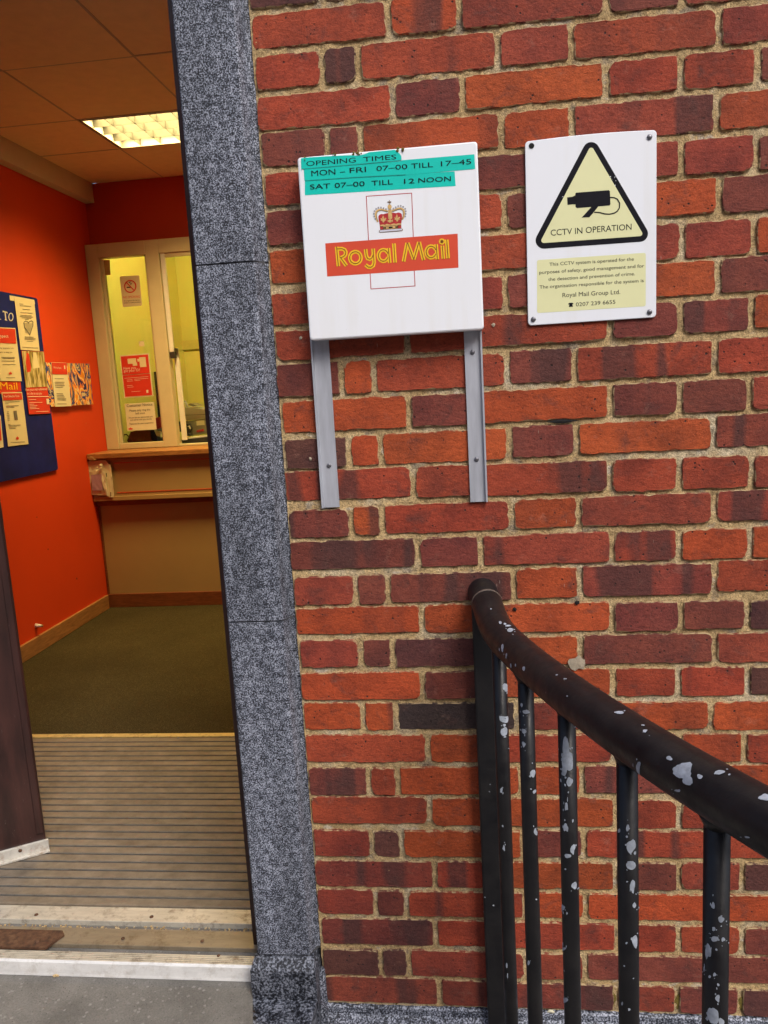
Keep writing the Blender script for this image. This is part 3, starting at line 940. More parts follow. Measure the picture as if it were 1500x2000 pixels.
# red outline, band, lettering
mb = MB()
stroke(S3, [(599, 822), (583, 500), (915, 477), (927, 797)], 5.5, L1, mb)
mb.build('outline', M['line_red'], sign); mb = MB()
stroke(S3, [(611, 1066), (617, 1179), (940, 1157), (934, 1046)], 5.5, L1, mb)
mb.build('outline', M['line_red'], sign)
band = poly(S3, [(282, 845), (1252, 774), (1258, 1023), (297, 1088)], M['band_red'], sign, L1, 'red_band')
def lettering(name, body_w, m, layer):
    mb = MB(); k = [0]
    def s(pts, closed=False):
        stroke(S3, pts, body_w, layer + k[0] * 0.00001, mb, closed); k[0] += 1
    s([(366, 870), (379, 1012)])                                                        # R
    s([(368, 886), (405, 884), (424, 892), (433, 908), (431, 926), (420, 940), (395, 952), (404, 950), (440, 1008)][:7])
    s([(392, 945), (438, 1009)])
    s(arc(503, 950, 41, 44, 0, 348, 20), True)                                           # o
    s([(578, 888), (583, 935), (592, 955), (608, 961), (624, 952), (634, 930)])          # y
    s([(633, 884), (640, 985), (634, 1008), (617, 1020), (596, 1018), (578, 1002)])
    s(arc(708, 934, 36, 42, 20, 340, 18)); s([(745, 880), (755, 988)])                   # a
    s([(785, 846), (794, 986)])                                                          # l
    s([(856, 978), (882, 842)]); s([(886, 842), (931, 962)]); s([(931, 962), (968, 836)]); s([(970, 836), (1003, 968)])   # M
    s(arc(1058, 908, 36, 42, 20, 340, 18)); s([(1094, 852), (1104, 962)])                # a
    s([(1140, 862), (1147, 958)]); s(arc(1137, 832, 9, 9, 0, 340, 10), True)             # i
    s([(1172, 818), (1182, 955)])                                                        # l
    return mb.build(name, m, sign)
lettering('band_lettering', 27, M['yellow'], L2)
lettering('lettering_inline', 5.5, M['inline'], L2 + 0.00025)
# crown
SC = Sheet(700, 370, 130 / 1500, 'y', SY, -1)
crown = poly(SC, [(455, 680), (450, 610), (475, 570), (520, 553), (560, 560), (600, 545), (680, 530), (770, 522), (850, 535), (900, 520), (950, 530), (978, 560), (985, 620), (975, 700), (965, 790), (970, 880), (490, 912), (480, 800)], M['crown_red'], sign, L1, 'crown_cap')
mb = MB()
stroke(SC, [(440, 735), (400, 640), (388, 560), (405, 500), (450, 465), (520, 450), (590, 470), (660, 490)], 38, L2, mb)
stroke(SC, [(990, 680), (1025, 600), (1032, 520), (1015, 460), (960, 425), (890, 432), (820, 465), (760, 480)], 38, L2, mb)
mb.build('crown_arch', M['gold'], sign)
mb = MB()
stroke(SC, [(448, 730), (420, 640), (410, 560), (425, 510), (465, 480), (520, 470), (590, 488), (664, 505)], 10, L2 + 0.0002, mb)
stroke(SC, [(978, 690), (1008, 600), (1012, 525), (995, 475), (950, 445), (890, 452), (820, 483), (760, 498)], 10, L2 + 0.0002, mb)
stroke(SC, [(490, 835), (720, 822), (968, 800)], 9, L3 + 0.0002, mb)
stroke(SC, [(490, 905), (720, 893), (970, 875)], 8, L3 + 0.0002, mb)
mb.build('crown_outline', M['gold_dark'], sign)
poly(SC, [(672, 460), (752, 455), (765, 650), (740, 665), (690, 668), (672, 655)], M['gold'], sign, L3, 'crown_arch')
poly(SC, arc(705, 395, 45, 55, 0, 345, 14), M['gold'], sign, L3, 'orb')
poly(SC, [(690, 245), (706, 245), (704, 275), (740, 270), (740, 300), (706, 298), (706, 345), (690, 345), (690, 298), (658, 300), (658, 272), (690, 276)], M['gold_dark'], sign, L3, 'cross')
mb = MB()
for cx, cy, kx in ((565, 690, -1), (875, 670, 1), (715, 715, 0)):
    if kx == 0:
        mb.add([SC.p(q, L3) for q in [(660, 690), (690, 700), (690, 680), (740, 678), (740, 698), (780, 680), (775, 735), (740, 720), (742, 745), (690, 748), (690, 725), (662, 740)]], [tuple(range(12))])
    else:
        mb.add([SC.p(q, L3) for q in [(cx - 30, cy - 55), (cx - 8, cy - 110), (cx + 14, cy - 60), (cx + 8, cy - 15), (cx + 45, cy - 55), (cx + 70, cy - 30), (cx + 45, cy - 15), (cx + 70, cy + 10), (cx + 30, cy + 10), (cx + 12, cy + 55), (cx - 15, cy + 55), (cx - 30, cy + 12), (cx - 65, cy + 15), (cx - 45, cy - 10), (cx - 70, cy - 20), (cx - 50, cy - 45), (cx - 20, cy - 12)]], [tuple(range(17))])
mb.build('fleur_de_lis', M['gold'], sign)
poly(SC, [(490, 800), (560, 790), (600, 800), (640, 775), (720, 795), (800, 765), (850, 780), (900, 760), (965, 770), (968, 800), (720, 822), (490, 838)], M['gold'], sign, L2, 'crown_band')
poly(SC, [(560, 838), (880, 812), (885, 872), (565, 898)], M['gold'], sign, L2 + 0.0001, 'crown_band')
mb = MB()
for a, b, c_, d in ((560, 625, 872, 868), (685, 772, 862, 856), (832, 898, 852, 848)):
    mb.add([SC.p(q, L3) for q in [(a, c_ - 18), (b, d - 18), (b, d + 16), (a, c_ + 16)]], [(0, 1, 2, 3)])
mb.build('jewel', M['ink'], sign)
poly(SC, [(465, 925), (500, 912), (975, 880), (1000, 890), (1002, 925), (975, 940), (500, 975), (462, 965)], M['gold_dark'], sign, L2, 'crown_rim_outline')  # dark outline printed round the crown rim
poly(SC, [(478, 930), (510, 917), (970, 884), (985, 895), (980, 922), (500, 962), (475, 952)], M['ermine'], sign, L3, 'crown_rim')
mb = MB()
for cx, cy in [(622, 447), (567, 425), (510, 408), (452, 412), (402, 438), (365, 490), (352, 548), (360, 607), (382, 665), (790, 432), (843, 403), (898, 375), (955, 370), (1010, 392), (1055, 437), (1068, 493), (1065, 552), (1055, 610)]:
    pts = arc(cx, cy, 20, 21, 0, 330, 9)
    mb.add([SC.p(q, L3) for q in pts], [tuple(range(len(pts)))])
mb.build('pearls', M['pearl'], sign)
# lichen along the top edge
for k, (x, y, r) in enumerate([(350, 196, 0.004), (500, 182, 0.006), (530, 188, 0.0045), (838, 160, 0.0065), (125, 225, 0.005)]):
    c = S3.p((x, y)); rr = random.Random(60 + k); mbm = MB()
    for j in range(9):
        bm = bmesh.new(); bmesh.ops.create_icosphere(bm, subdivisions=1, radius=r * rr.uniform(0.2, 0.45))
        d = Vector((rr.uniform(-r, r), rr.uniform(-0.002, 0.004), rr.uniform(-r, r) * 0.5))
        bm.verts.index_update()
        mbm.add([c + d + q.co for q in bm.verts], [tuple(q.index for q in ff.verts) for ff in bm.faces]); bm.free()
    mbm.build('lichen', M['moss'], sign)
# bracket rails: L section, one flange on the wall, one standing out
def rail(xa, xb, xo, z1, z0, screws):
    s = 1 if xo > xa else -1
    mb = MB()
    mb.box(min(xa, xb), max(xa, xb), -0.0075, -0.0045, z0, z1)
    r_ = mb.build('bracket_rail', M['alu'], sign)
    xo0, xo1 = (xa - 0.0032, xa - 0.0002) if xb > xa else (xa + 0.0002, xa + 0.0032)
    MB().box(xo0, xo1, SY + 0.0275, -0.0045, z0, z1).build('rail_flange', M['alu'], r_)
    for z in screws:
        screw(r_, ((xa + xb) / 2, -0.0075, z), (0, -1, 0), 0.0042)
ra = at(612, 668, 'y', -0.006); rb = at(662, 990, 'y', -0.006)
rail(0.0655, 0.0935, 0, -0.35, rb.z, [at(645, 909, 'y', -0.006).z])
rail(0.3545, 0.3275, 0, -0.35, at(930, 980, 'y', -0.006).z, [at(924, 688, 'y', -0.006).z, at(930, 897, 'y', -0.006).z])

# ================================================================== CCTV SIGN
CY = -0.0085
cctv = thing('camera_warning_sign', (0.542, 0.0, -0.505), 'white plastic warning sign with black triangle and camera symbol on the brick wall', 'sign')
S4 = Sheet(1010, 240, 290 / 1415, 'y', CY, -1)
tl, tr, br, bl = [S4.p(q) for q in ((75, 178), (1330, 66), (1325, 1852), (105, 1932))]
nx, nz = 24, 30
def cpt(s, t):
    top = tl.lerp(tr, s); bot = bl.lerp(br, s)
    q = bot.lerp(top, t)
    sag = 0.0026 * math.sin(math.pi * min(1, s * 1.0)) * t ** 6
    return Vector((q.x, CY, q.z + sag))
v = []
outl = []
r = 0.006
W_, H_ = (tr - tl).length, (tl - bl).length
for cs, ct, a0 in ((1, 1, 0), (0, 1, 90), (0, 0, 180), (1, 0, 270)):
    for k in range(6):
        a = math.radians(a0 + 18 * k)
        cx = (W_ - r if cs else r) + r * math.cos(a); cz = (H_ - r if ct else r) + r * math.sin(a)
        outl.append((cx / W_, cz / H_))
    if (cs, ct) == (1, 1):
        outl += [(1 - (k + 1) / 12, 1.0) for k in range(11)]
n = len(outl)
fr = [cpt(s, t) for s, t in outl]
cen = cpt(0.5, 0.5)
fi = [p_ + (cen - p_).normalized() * 0.001 for p_ in fr]
v = [p_ for p_ in fi] + [p_ + Vector((0, 0.0007, 0)) for p_ in fr] + [p_ + Vector((0, 0.003, 0)) for p_ in fr]
f = [tuple(range(n))] + [(i * n + k, i * n + (k + 1) % n, (i + 1) * n + (k + 1) % n, (i + 1) * n + k) for i in range(2) for k in range(n)] + [tuple(2 * n + k for k in range(n))]
obj('sign_plate', v, f, M['cctv_white'], cctv)
core = [(706, 262), (255, 1120), (1168, 1055)]
def rtri(core, r):
    out = []
    P = [Vector(q) for q in core]
    for i in range(3):
        a, b, c_ = P[i - 1], P[i], P[(i + 1) % 3]
        d1, d2 = (b - a).normalized(), (c_ - b).normalized()
        n1, n2 = Vector((-d1.y, d1.x)), Vector((-d2.y, d2.x))
        if n1.dot(sum(P, Vector((0, 0))) / 3 - b) > 0: n1 = -n1
        if n2.dot(sum(P, Vector((0, 0))) / 3 - b) > 0: n2 = -n2
        a1, a2 = math.atan2(n1.y, n1.x), math.atan2(n2.y, n2.x)
        da = (a2 - a1 + math.pi) % (2 * math.pi) - math.pi
        for k in range(9):
            t = a1 + da * k / 8
            out.append((b.x + r * math.cos(t), b.y + r * math.sin(t)))
    return out
poly(S4, rtri(core, 79), M['ink'], cctv, L1, 'triangle_border')
poly(S4, rtri(core, 25), M['pale_yellow'], cctv, L2, 'triangle_field')
# scuffs through the border print
mb = MB()
rr = random.Random(5)
for cx, cy in [(872, 492), (885, 515), (895, 530), (905, 545), (935, 520), (938, 545), (930, 590), (940, 605), (437, 705)]:
    pts = [(cx + rr.uniform(-9, 9), cy + rr.uniform(-11, 11)) for _ in range(3)]
    mb.add([S4.p(q, L2 + 0.0001) for q in pts], [(0, 1, 2)])
mb.build('print_scuffs', M['cctv_white'], cctv, kind='stuff')
cg = poly(S4, [(562, 666), (872, 642), (884, 652), (889, 775), (880, 788), (570, 813), (556, 803), (554, 676)], M['ink'], cctv, L3, 'camera_symbol')
poly(S4, [(476, 711), (528, 704), (556, 690), (556, 777), (527, 777), (480, 783)], M['ink'], cctv, L3, 'camera_symbol')
poly(S4, [(712, 796), (776, 793), (722, 862), (688, 899), (614, 904), (662, 852)], M['ink'], cctv, L3 + 0.0001, 'camera_symbol')
mb = MB()
stroke(S4, [(884, 712), (925, 713), (955, 728), (976, 765), (974, 810), (955, 842), (925, 861), (880, 871), (835, 868), (790, 856), (735, 852)], 11, L3 + 0.0002, mb)
mb.build('camera_cable', M['ink'], cctv)
text(S4, 'CCTV IN OPERATION', (320, 1076), (1090, 1018), 1020, M['ink'], cctv, L3)
bx = []
for cx, cy, a0 in ((1208, 1257, 270), (1207, 1730, 0), (208, 1793, 90), (207, 1325, 180)):
    bx += [(cx + 18 * math.cos(math.radians(a0 + 22.5 * k)), cy + 18 * math.sin(math.radians(a0 + 22.5 * k))) for k in range(5)]
poly(S4, bx, M['pale_yellow'], cctv, L1, 'text_panel')
for body, L, R, tp in [('This CCTV system is operated for the', (308, 1364), (1112, 1312), 1333), ('purposes of safety, good management and for', (212, 1441), (1210, 1377), 1410),
                       ('the detection and prevention of crime.', (297, 1507), (1122, 1452), 1476), ('The organisation responsible for the system is', (214, 1581), (1205, 1517), 1550),
                       ('Royal Mail Group Ltd.', (432, 1662), (982, 1630), 1622), ('0207 239 6655', (560, 1749), (936, 1723), 1713)]:
    text(S4, body, L, R, tp, M['ink'], cctv, L2)
poly(S4, [(488, 1722), (500, 1715), (525, 1714), (536, 1721), (535, 1729), (524, 1730), (533, 1752), (491, 1754), (500, 1731), (489, 1732)], M['ink'], cctv, L2, 'telephone_symbol')
for q in ((1262, 135), (1262, 1802), (155, 1872)):
    screw(cctv, S4.p(q, 0.0002), (0, -1, 0), 0.0043)
p_ = S4.p((137, 220), 0.0006)
obj('screw_hole', [p_ + Vector((0.0045 * math.cos(k * math.pi / 6), 0, 0.0045 * math.sin(k * math.pi / 6))) for k in range(12)], [tuple(range(12))], M['hole'], cctv)

# ================================================================== RAILING
rails = thing('handrail', (0.45, -0.3, ZG), 'black painted curved pipe handrail with chipped paint and six uprights', 'railing')
def rail_x(y): return 0.1892 * y * y - 0.1527 * y + 0.343 - 0.006 * math.exp(-((y + 0.15) / 0.09) ** 2)
RAIL_Z = [(0.02, -0.962), (-0.02, -0.966), (-0.045, -0.971), (-0.078, -0.979), (-0.12, -0.987), (-0.19, -0.9925), (-0.29, -0.992), (-0.39, -0.987), (-0.47, -0.982), (-0.56, -0.977), (-0.65, -0.971), (-0.77, -0.962), (-1.5, -0.89)]
def rail_z(y):
    for (y0, a), (y1, b) in zip(RAIL_Z, RAIL_Z[1:]):
        if y >= y1:
            t = min(1, max(0, (y0 - y) / (y0 - y1)))
            return a + (b - a) * t
    return RAIL_Z[-1][1]
def smooth_z(y):
    return sum(rail_z(y + d * 0.012) for d in (-2, -1, 0, 1, 2)) / 5
RR = 0.0266
ys = [0.02 - 0.012 * i for i in range(110)]
cpts = [Vector((rail_x(y) if y > -0.9 else rail_x(-0.9) + (-0.9 - y) * 0.493, y, smooth_z(y))) for y in ys]
MB().tube(cpts, RR, 28).build('top_rail', M['black'], rails, smooth=True)
# ferrule ring near the wall
rp = [Vector((rail_x(y), y, smooth_z(y))) for y in (-0.045, -0.047, -0.0485, -0.0505)]
MB().tube(rp, [RR, RR + 0.0007, RR + 0.0007, RR], 28).build('weld_ring', plain('weld_line', (0.09, 0.065, 0.05), 0.6, 0.3, 80), rails, smooth=True)
bars = []
for px, d in [(988, 1.35), (1036, 1.19), (1112, 1.045), (1226, 0.88), (1400, 0.72)]:
    dr = RX * ((px - 750) / F_PX) + FW + UP * ((1000 - 1660) / F_PX)
    q = CAM + dr * d
    bars.append((q.x, q.y))
BR = 0.0116
barobs = []
for x, y in bars:
    b_ = MB().tube([(x, y, z) for z in (ZG - 0.02, -1.6, -1.3, smooth_z(y) - 0.012)], BR, 20).build('upright', M['black'], rails, smooth=True)
    MB().tube([(x, y, smooth_z(y) - 0.032), (x, y, smooth_z(y) - 0.025), (x, y, smooth_z(y) - 0.019)], [BR, BR + 0.003, BR + 0.006], 20).build('weld_collar', M['black'], b_, smooth=True)
    barobs.append(b_)
# stouter post against the wall
q0 = at(957, 1660, 'y', -0.018)
MB().box(q0.x - 0.0165, q0.x + 0.0195, -0.03, -0.006, ZG - 0.02, smooth_z(-0.018) - 0.012, 0.004).build('wall_post', M['black'], rails)
for i in (1, 2, 3):
    y = -0.7015 - 0.15 * i
    x = rail_x(y) if y > -0.9 else rail_x(-0.9) + (-0.9 - y) * 0.493
    MB().tube([(x, y, ZG - 0.02), (x, y, smooth_z(y) - 0.012)], BR, 16).build('upright', M['black'], rails, smooth=True)
# paint chips: irregular bare patches lying on the tubes
def px_ray(px, py):
    return (RX * ((px - 750) / F_PX) + FW + UP * ((1000 - py) / F_PX)).normalized()
def chip_on(mb, centre, frame, r, px, py, wx, wy, rr, n=24):
    chip_one(mb, centre, frame, r, px, py, wx, wy, rr, n)
    if wx + wy > 8:
        for _ in range(rr.randint(2, 4)):
            a = rr.uniform(0, 6.28); k = rr.uniform(1.1, 1.7)
            q = rr.uniform(0.12, 0.3)
            chip_one(mb, centre, frame, r, px + math.cos(a) * wx * k * 0.8, py + math.sin(a) * wy * k, max(0.9, wx * q), max(0.9, wy * q * rr.uniform(0.6, 1.6)), rr, 12)

def chip_one(mb, centre, frame, r, px, py, wx, wy, rr, n=24):
    """centre(s): axis point; frame(s): unit axis dir, two normals; finds the surface point under the pixel"""
    d = px_ray(px, py)
    best = None
    for s in S_LIST[centre]:
        c = centre(s)
        t = (c - CAM).dot(d)
        dist = (CAM + d * t - c).length
        if best is None or dist < best[0]: best = (dist, s)
    s0 = best[1]
    c = centre(s0); ax, u, w = frame(s0)
    bt = None
    for k in range(72):
        th = 2 * math.pi * k / 72
        nn = u * math.cos(th) + w * math.sin(th)
        if nn.dot(d) > 0: continue
        for ds in (-0.03, -0.02, -0.012, -0.006, 0, 0.006, 0.012, 0.02, 0.03):
            q = centre(s0 + ds) + nn * r
            e = (q - CAM).cross(d).length
            if bt is None or e < bt[0]: bt = (e, s0 + ds, th)
    _, s0, th0 = bt
    depth = (centre(s0) - CAM).dot(FW)
    def surf(s_, th_):
        a2, u2, w2 = frame(s_)
        return centre(s_) + (u2 * math.cos(th_) + w2 * math.sin(th_)) * (r + 0.0004)
    def prj(q):
        q = q - CAM; dz_ = q.dot(FW)
        return Vector((750 + F_PX * q.dot(RX) / dz_, 1000 - F_PX * q.dot(UP) / dz_))
    e_ = 0.002
    js = (prj(surf(s0 + e_, th0)) - prj(surf(s0 - e_, th0))) / (2 * e_)
    jt = (prj(surf(s0, th0 + 0.05)) - prj(surf(s0, th0 - 0.05))) / 0.1
    det = js.x * jt.y - js.y * jt.x
    lim = 0.3 * js.length * jt.length
    if abs(det) < lim: det = math.copysign(lim, det)
    nl = rr.choice((5, 6, 7, 8))
    lob = [rr.uniform(0.5, 1.2) for _ in range(nl)]
    tilt = rr.uniform(-0.5, 0.5)
    ph = []
    for k in range(n):
        t = (k * nl / n + tilt) % nl
        a0, a1 = lob[int(t) % nl], lob[(int(t) + 1) % nl]
        u = t - int(t)
        ph.append(1.0 / ((1 - u) / a0 + u / a1) * rr.uniform(0.93, 1.07))      # straight-ish broken edges between corners
    v = []
    for ringk in (0.0, 0.5, 1.0):
        for k in range(n):
            a = 2 * math.pi * k / n
            ex, ey = math.cos(a) * ph[k] * ringk * wx, math.sin(a) * ph[k] * ringk * wy
            ds = (ex * jt.y - ey * jt.x) / det; dt = (js.x * ey - js.y * ex) / det
            v.append(surf(s0 + ds, th0 + max(-0.9, min(0.9, dt))))
    f = [tuple(n + k for k in range(n))]
    f = [(n + k, n + (k + 1) % n, 2 * n + (k + 1) % n, 2 * n + k) for k in range(n)] + f
    mb.add(v, f)
S_LIST = {}
def rail_c(s): return Vector((rail_x(-s), -s, smooth_z(-s)))
def rail_fr(s):
    t = (rail_c(s + 0.003) - rail_c(s - 0.003)).normalized()
    u = t.cross(Vector((0, 0, 1))).normalized(); w = u.cross(t).normalized()
    return t, u, w
S_LIST[rail_c] = [0.01 * i for i in range(1, 86)]
rr = random.Random(8)
mb = MB()
for x, y, a, b in [(245, 355, 22, 13), (230, 430, 9, 24), (217, 316, 9, 6), (198, 316, 8, 7), (253, 500, 5, 13), (283, 500, 4, 11), (331, 521, 8, 12), (780, 737, 25, 9),
                   (903, 822, 14, 8), (895, 800, 11, 3), (1065, 1012, 72, 62), (1105, 1060, 38, 28), (1280, 1030, 30, 14), (1480, 1147, 28, 20), (860, 1005, 10, 28), (518, 581, 9, 3), (488, 577, 6, 3),
                   (155, 255, 4, 3), (235, 330, 14, 6), (246, 455, 4, 9), (1400, 1330, 18, 6), (545, 662, 5, 3), (1055, 1110, 14, 8)]:
    chip_on(mb, rail_c, rail_fr, RR, 900 + x * 0.4, 1100 + y * 0.4, a * 0.4, b * 0.4, rr)
mb.build('bare_patch', M['chip'], rails, smooth=True, kind='stuff')
A_, B_ = (900, 1100, 0.4), (980, 1300, 0.35)
CH = {0: [(A_, 228, 610, 10, 22), (A_, 214, 765, 26, 26), (A_, 208, 815, 22, 28), (A_, 200, 1105, 7, 20), (A_, 205, 1280, 5, 6), (A_, 240, 900, 5, 7), (A_, 208, 1395, 5, 12), (B_, 25, 1680, 6, 16), (B_, 32, 1735, 4, 16), (B_, 12, 1020, 6, 20)],
      1: [(A_, 318, 733, 18, 10), (A_, 308, 815, 12, 16), (A_, 307, 888, 10, 17), (A_, 350, 1020, 20, 24), (A_, 355, 1108, 12, 12), (A_, 361, 1305, 12, 18), (A_, 300, 690, 8, 10), (B_, 152, 1655, 7, 18), (B_, 190, 1300, 6, 4)],
      2: [(A_, 512, 900, 20, 60), (A_, 518, 970, 30, 55), (A_, 505, 1020, 18, 25), (A_, 532, 1070, 20, 26), (A_, 515, 1180, 9, 28), (A_, 545, 1250, 7, 10), (A_, 511, 1295, 11, 24), (A_, 545, 1391, 16, 30), (A_, 525, 1432, 15, 12),
          (B_, 405, 1240, 19, 24), (B_, 345, 1345, 11, 20), (B_, 362, 1390, 7, 10), (B_, 345, 1585, 11, 28), (B_, 354, 1870, 14, 17), (B_, 357, 1133, 5, 6)],
      3: [(A_, 777, 1297, 7, 11), (A_, 815, 1290, 8, 18), (A_, 832, 1365, 30, 36), (A_, 835, 1476, 24, 20), (B_, 732, 1245, 15, 36), (B_, 742, 1350, 12, 15), (B_, 740, 1540, 19, 40), (B_, 684, 1671, 5, 5), (B_, 735, 1745, 5, 5), (B_, 668, 1890, 8, 13), (B_, 710, 1908, 8, 8), (B_, 698, 1550, 7, 7), (B_, 700, 1215, 8, 5)],
      4: [(B_, 1181, 1320, 14, 21), (B_, 1228, 1425, 19, 22), (B_, 1180, 1480, 15, 11), (B_, 1190, 1525, 24, 16), (B_, 1240, 1540, 12, 12), (B_, 1152, 1600, 15, 45), (B_, 1193, 1580, 8, 10), (B_, 1190, 1720, 10, 13), (B_, 1165, 1730, 8, 8), (B_, 1205, 1770, 8, 12), (B_, 1203, 1850, 15, 22), (B_, 1180, 1945, 36, 50), (B_, 1220, 1985, 20, 30), (B_, 1135, 1690, 5, 20)]}
for bi, lst in CH.items():
    x, y = bars[bi]
    cfun = (lambda x, y: (lambda s: Vector((x, y, smooth_z(y) - s))))(x, y)
    S_LIST[cfun] = [0.01 * i for i in range(2, 90)]
    ffun = lambda s: (Vector((0, 0, -1)), Vector((1, 0, 0)), Vector((0, -1, 0)))
    mb = MB()
    for (ox, oy, k), cx, cy, a, b in lst:
        chip_on(mb, cfun, ffun, BR, ox + cx * k, oy + cy * k, a * k, b * k, rr)
    mb.build('bare_patch', M['chip'], barobs[bi], smooth=True, kind='stuff')

# ================================================================== ROOM SHELL
XR, YF = 0.62, 0.262
obj('carpet', [(XL, 0.262, ZF), (XR, 0.262, ZF), (XR, 4.8, ZF), (XL, 4.8, ZF), (-1.43, 0.262, ZF), (-0.127, 0.262, ZF)], [(0, 4, 5, 1, 2, 3)], M['carpet'], kind='structure')
box('threshold_bed', -1.44, -0.125, 0.0305, 0.262, ZF - 0.12, ZF - 0.012, M['concrete'], kind='structure')
lw = box('left_wall', XL - 0.1, XL, 0.262, YB + 1.8, ZF, ZC + 0.02, M['wall_red'], kind='structure')
box('skirting_board', XL, XL + 0.015, 0.27, 2.715, ZF, ZF + 0.078, M['skirt'], lw, b=0.003)
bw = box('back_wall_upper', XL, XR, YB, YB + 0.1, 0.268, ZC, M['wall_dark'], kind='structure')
box('right_wall', XR, XR + 0.1, 0.262, YB + 1.8, ZF, ZC + 0.02, M['wall_red'], kind='structure')
box('front_wall_inside', -0.1265, XR, 0.2555, 0.268, ZF, ZC, M['wall_red'], kind='structure')
box('front_wall_inside_left', XL, -1.43, 0.2605, 0.268, ZF, ZC, M['wall_red'], kind='structure')
box('front_wall_inside_head', -1.43, -0.1265, 0.2605, 0.268, 0.38, ZC, M['wall_red'], kind='structure')
ceil = box('ceiling', XL - 0.05, XR + 0.1, 0.2, YB + 1.9, ZC + 0.075, ZC + 0.1, M['ceil'], kind='structure')
GX = [-1.69, -1.282, -0.79, -0.30, 0.19, XR]
GY = [0.268, 0.95, 1.49, 2.035, 2.462, YB]
LX0, LX1, LY0, LY1 = -1.27, -0.675, 2.047, 2.452
rt = random.Random(3)
for i in range(len(GX) - 1):
    for j in range(len(GY) - 1):
        a, b, c_, d = GX[i], GX[i + 1], GY[j], GY[j + 1]
        if j == 3 and i == 1:
            a = LX1 + 0.012
            b = -0.664 + 0.0
            continue
        if j == 3 and i == 2: a = LX1 + 0.02
        dz = rt.uniform(-0.0015, 0.0015)
        box('ceiling_tile', a + 0.004, b - 0.004, c_ + 0.004, d - 0.004, ZC + dz, ZC + 0.02 + dz, M['ceil'], ceil)
mb = MB()
for x in GX[:-1]:
    mb.box(x - 0.004, x + 0.004, GY[0], YB, ZC - 0.0005, ZC + 0.003) if x < -1.0 or x > -0.6 else [mb.box(x - 0.004, x + 0.004, p0, p1, ZC - 0.0005, ZC + 0.003) for p0, p1 in ((GY[0], 2.035), (2.462, YB))]
mb.build('ceiling_grid', M['ceil_grid'], ceil)
mb = MB()
for y in GY[1:-1]:
    mb.box(GX[0], XR, y - 0.004, y + 0.004, ZC - 0.0012, ZC + 0.0022)
mb.build('ceiling_grid', M['ceil_grid'], ceil)
box('ceiling_boxing', XL, -1.688, 0.27, YB, 0.498, ZC + 0.07, M['boxing'], kind='structure', b=0.002)

# recessed louvre light
lt = thing('ceiling_light', ((LX0 + LX1) / 2, (LY0 + LY1) / 2, ZC), 'lit fluorescent ceiling panel with square metal louvre', 'ceiling light')
lv = plain('louvre_metal', (0.085, 0.09, 0.085), 0.35, 0.1, 30)
mb = MB()
mb.box(LX0, LX0 + 0.006, LY0, LY1, ZC - 0.002, ZC + 0.075); mb.box(LX1 - 0.006, LX1, LY0, LY1, ZC - 0.002, ZC + 0.075)
mb.box(LX0 + 0.006, LX1 - 0.006, LY0, LY0 + 0.006, ZC - 0.002, ZC + 0.075); mb.box(LX0 + 0.006, LX1 - 0.006, LY1 - 0.006, LY1, ZC - 0.002, ZC + 0.075)
mb.build('frame', plain('light_frame', (0.6, 0.57, 0.5), 0.5, 0.05), lt)
for i in range(1, 4):
    y = LY0 + (LY1 - LY0) * i / 4
    box('louvre_blade', LX0 + 0.007, LX1 - 0.007, y - 0.001, y + 0.001, ZC + 0.0, ZC + 0.036, lv, lt)
for i in range(1, 6):
    x = LX0 + (LX1 - LX0) * i / 6
    for j in range(4):
        ya = LY0 + (LY1 - LY0) * j / 4 + 0.002; yb2 = LY0 + (LY1 - LY0) * (j + 1) / 4 - 0.002
        box('louvre_blade', x - 0.001, x + 0.001, max(ya, LY0 + 0.008), min(yb2, LY1 - 0.008), ZC + 0.0, ZC + 0.036, lv, lt)
for j in range(4):
    y = LY0 + (LY1 - LY0) * (j + 0.5) / 4
    MB().tube([(LX0 + 0.02, y, ZC + 0.056), (LX1 - 0.02, y, ZC + 0.056)], 0.008, 10).build('lamp_tube', emit_material('tube_glow', (1.0, 0.88, 0.55), 1.8), lt, smooth=True)
al = bpy.data.lights.new('lamp', 'AREA')
al.shape = 'RECTANGLE'; al.size = LX1 - LX0 - 0.05; al.size_y = LY1 - LY0 - 0.05
al.energy = 27.0
al.spread = math.radians(122)
al.color = (1.0, 0.70, 0.26)
alo = bpy.data.objects.new('lamp', al)
COL.objects.link(alo)
alo.parent = lt
alo.location = (0, 0, 0.045)

# ================================================================== SERVING SCREEN
scr = thing('serving_screen', (-0.6, 2.95, -0.87), 'cream framed glass serving window above the counter', 'window')
FY0, FY1 = 2.925, 2.985
zs0, zs1 = -0.862, 0.266
def vbar(name, x0, x1, z0=zs0, z1=zs1, y0=FY0, y1=FY1, b=0.003): return box(name, x0, x1, y0, y1, z0, z1, M['frame'], scr, b=b)
vbar('stile', XL + 0.002, -1.665)
vbar('glazing_bead', -1.6648, -1.650, -0.829, 0.19, FY0 + 0.018, FY1 - 0.01)
vbar('glazing_bead', -1.4098, -1.3975, -0.829, 0.19, FY0 + 0.018, FY1 - 0.01)
vbar('mullion', -1.397, -1.320)
vbar('mullion', -0.46, -0.39)
vbar('stile', 0.55, 0.618)
for a, b in ((-1.6648, -1.3972), (-1.3198, -0.4602), (-0.3898, 0.5498)):
    box('head_rail', a, b, FY0, FY1, 0.192, zs1, M['frame'], scr, b=0.003)
box('bottom_rail', -1.6648, -1.3972, FY0 + 0.005, FY1 - 0.004, zs0, -0.8292, M['frame'], scr, b=0.003)
box('bottom_rail', -1.3198, 0.5498, FY0 + 0.015, FY1 - 0.004, zs0, -0.850, M['frame'], scr, b=0.002)
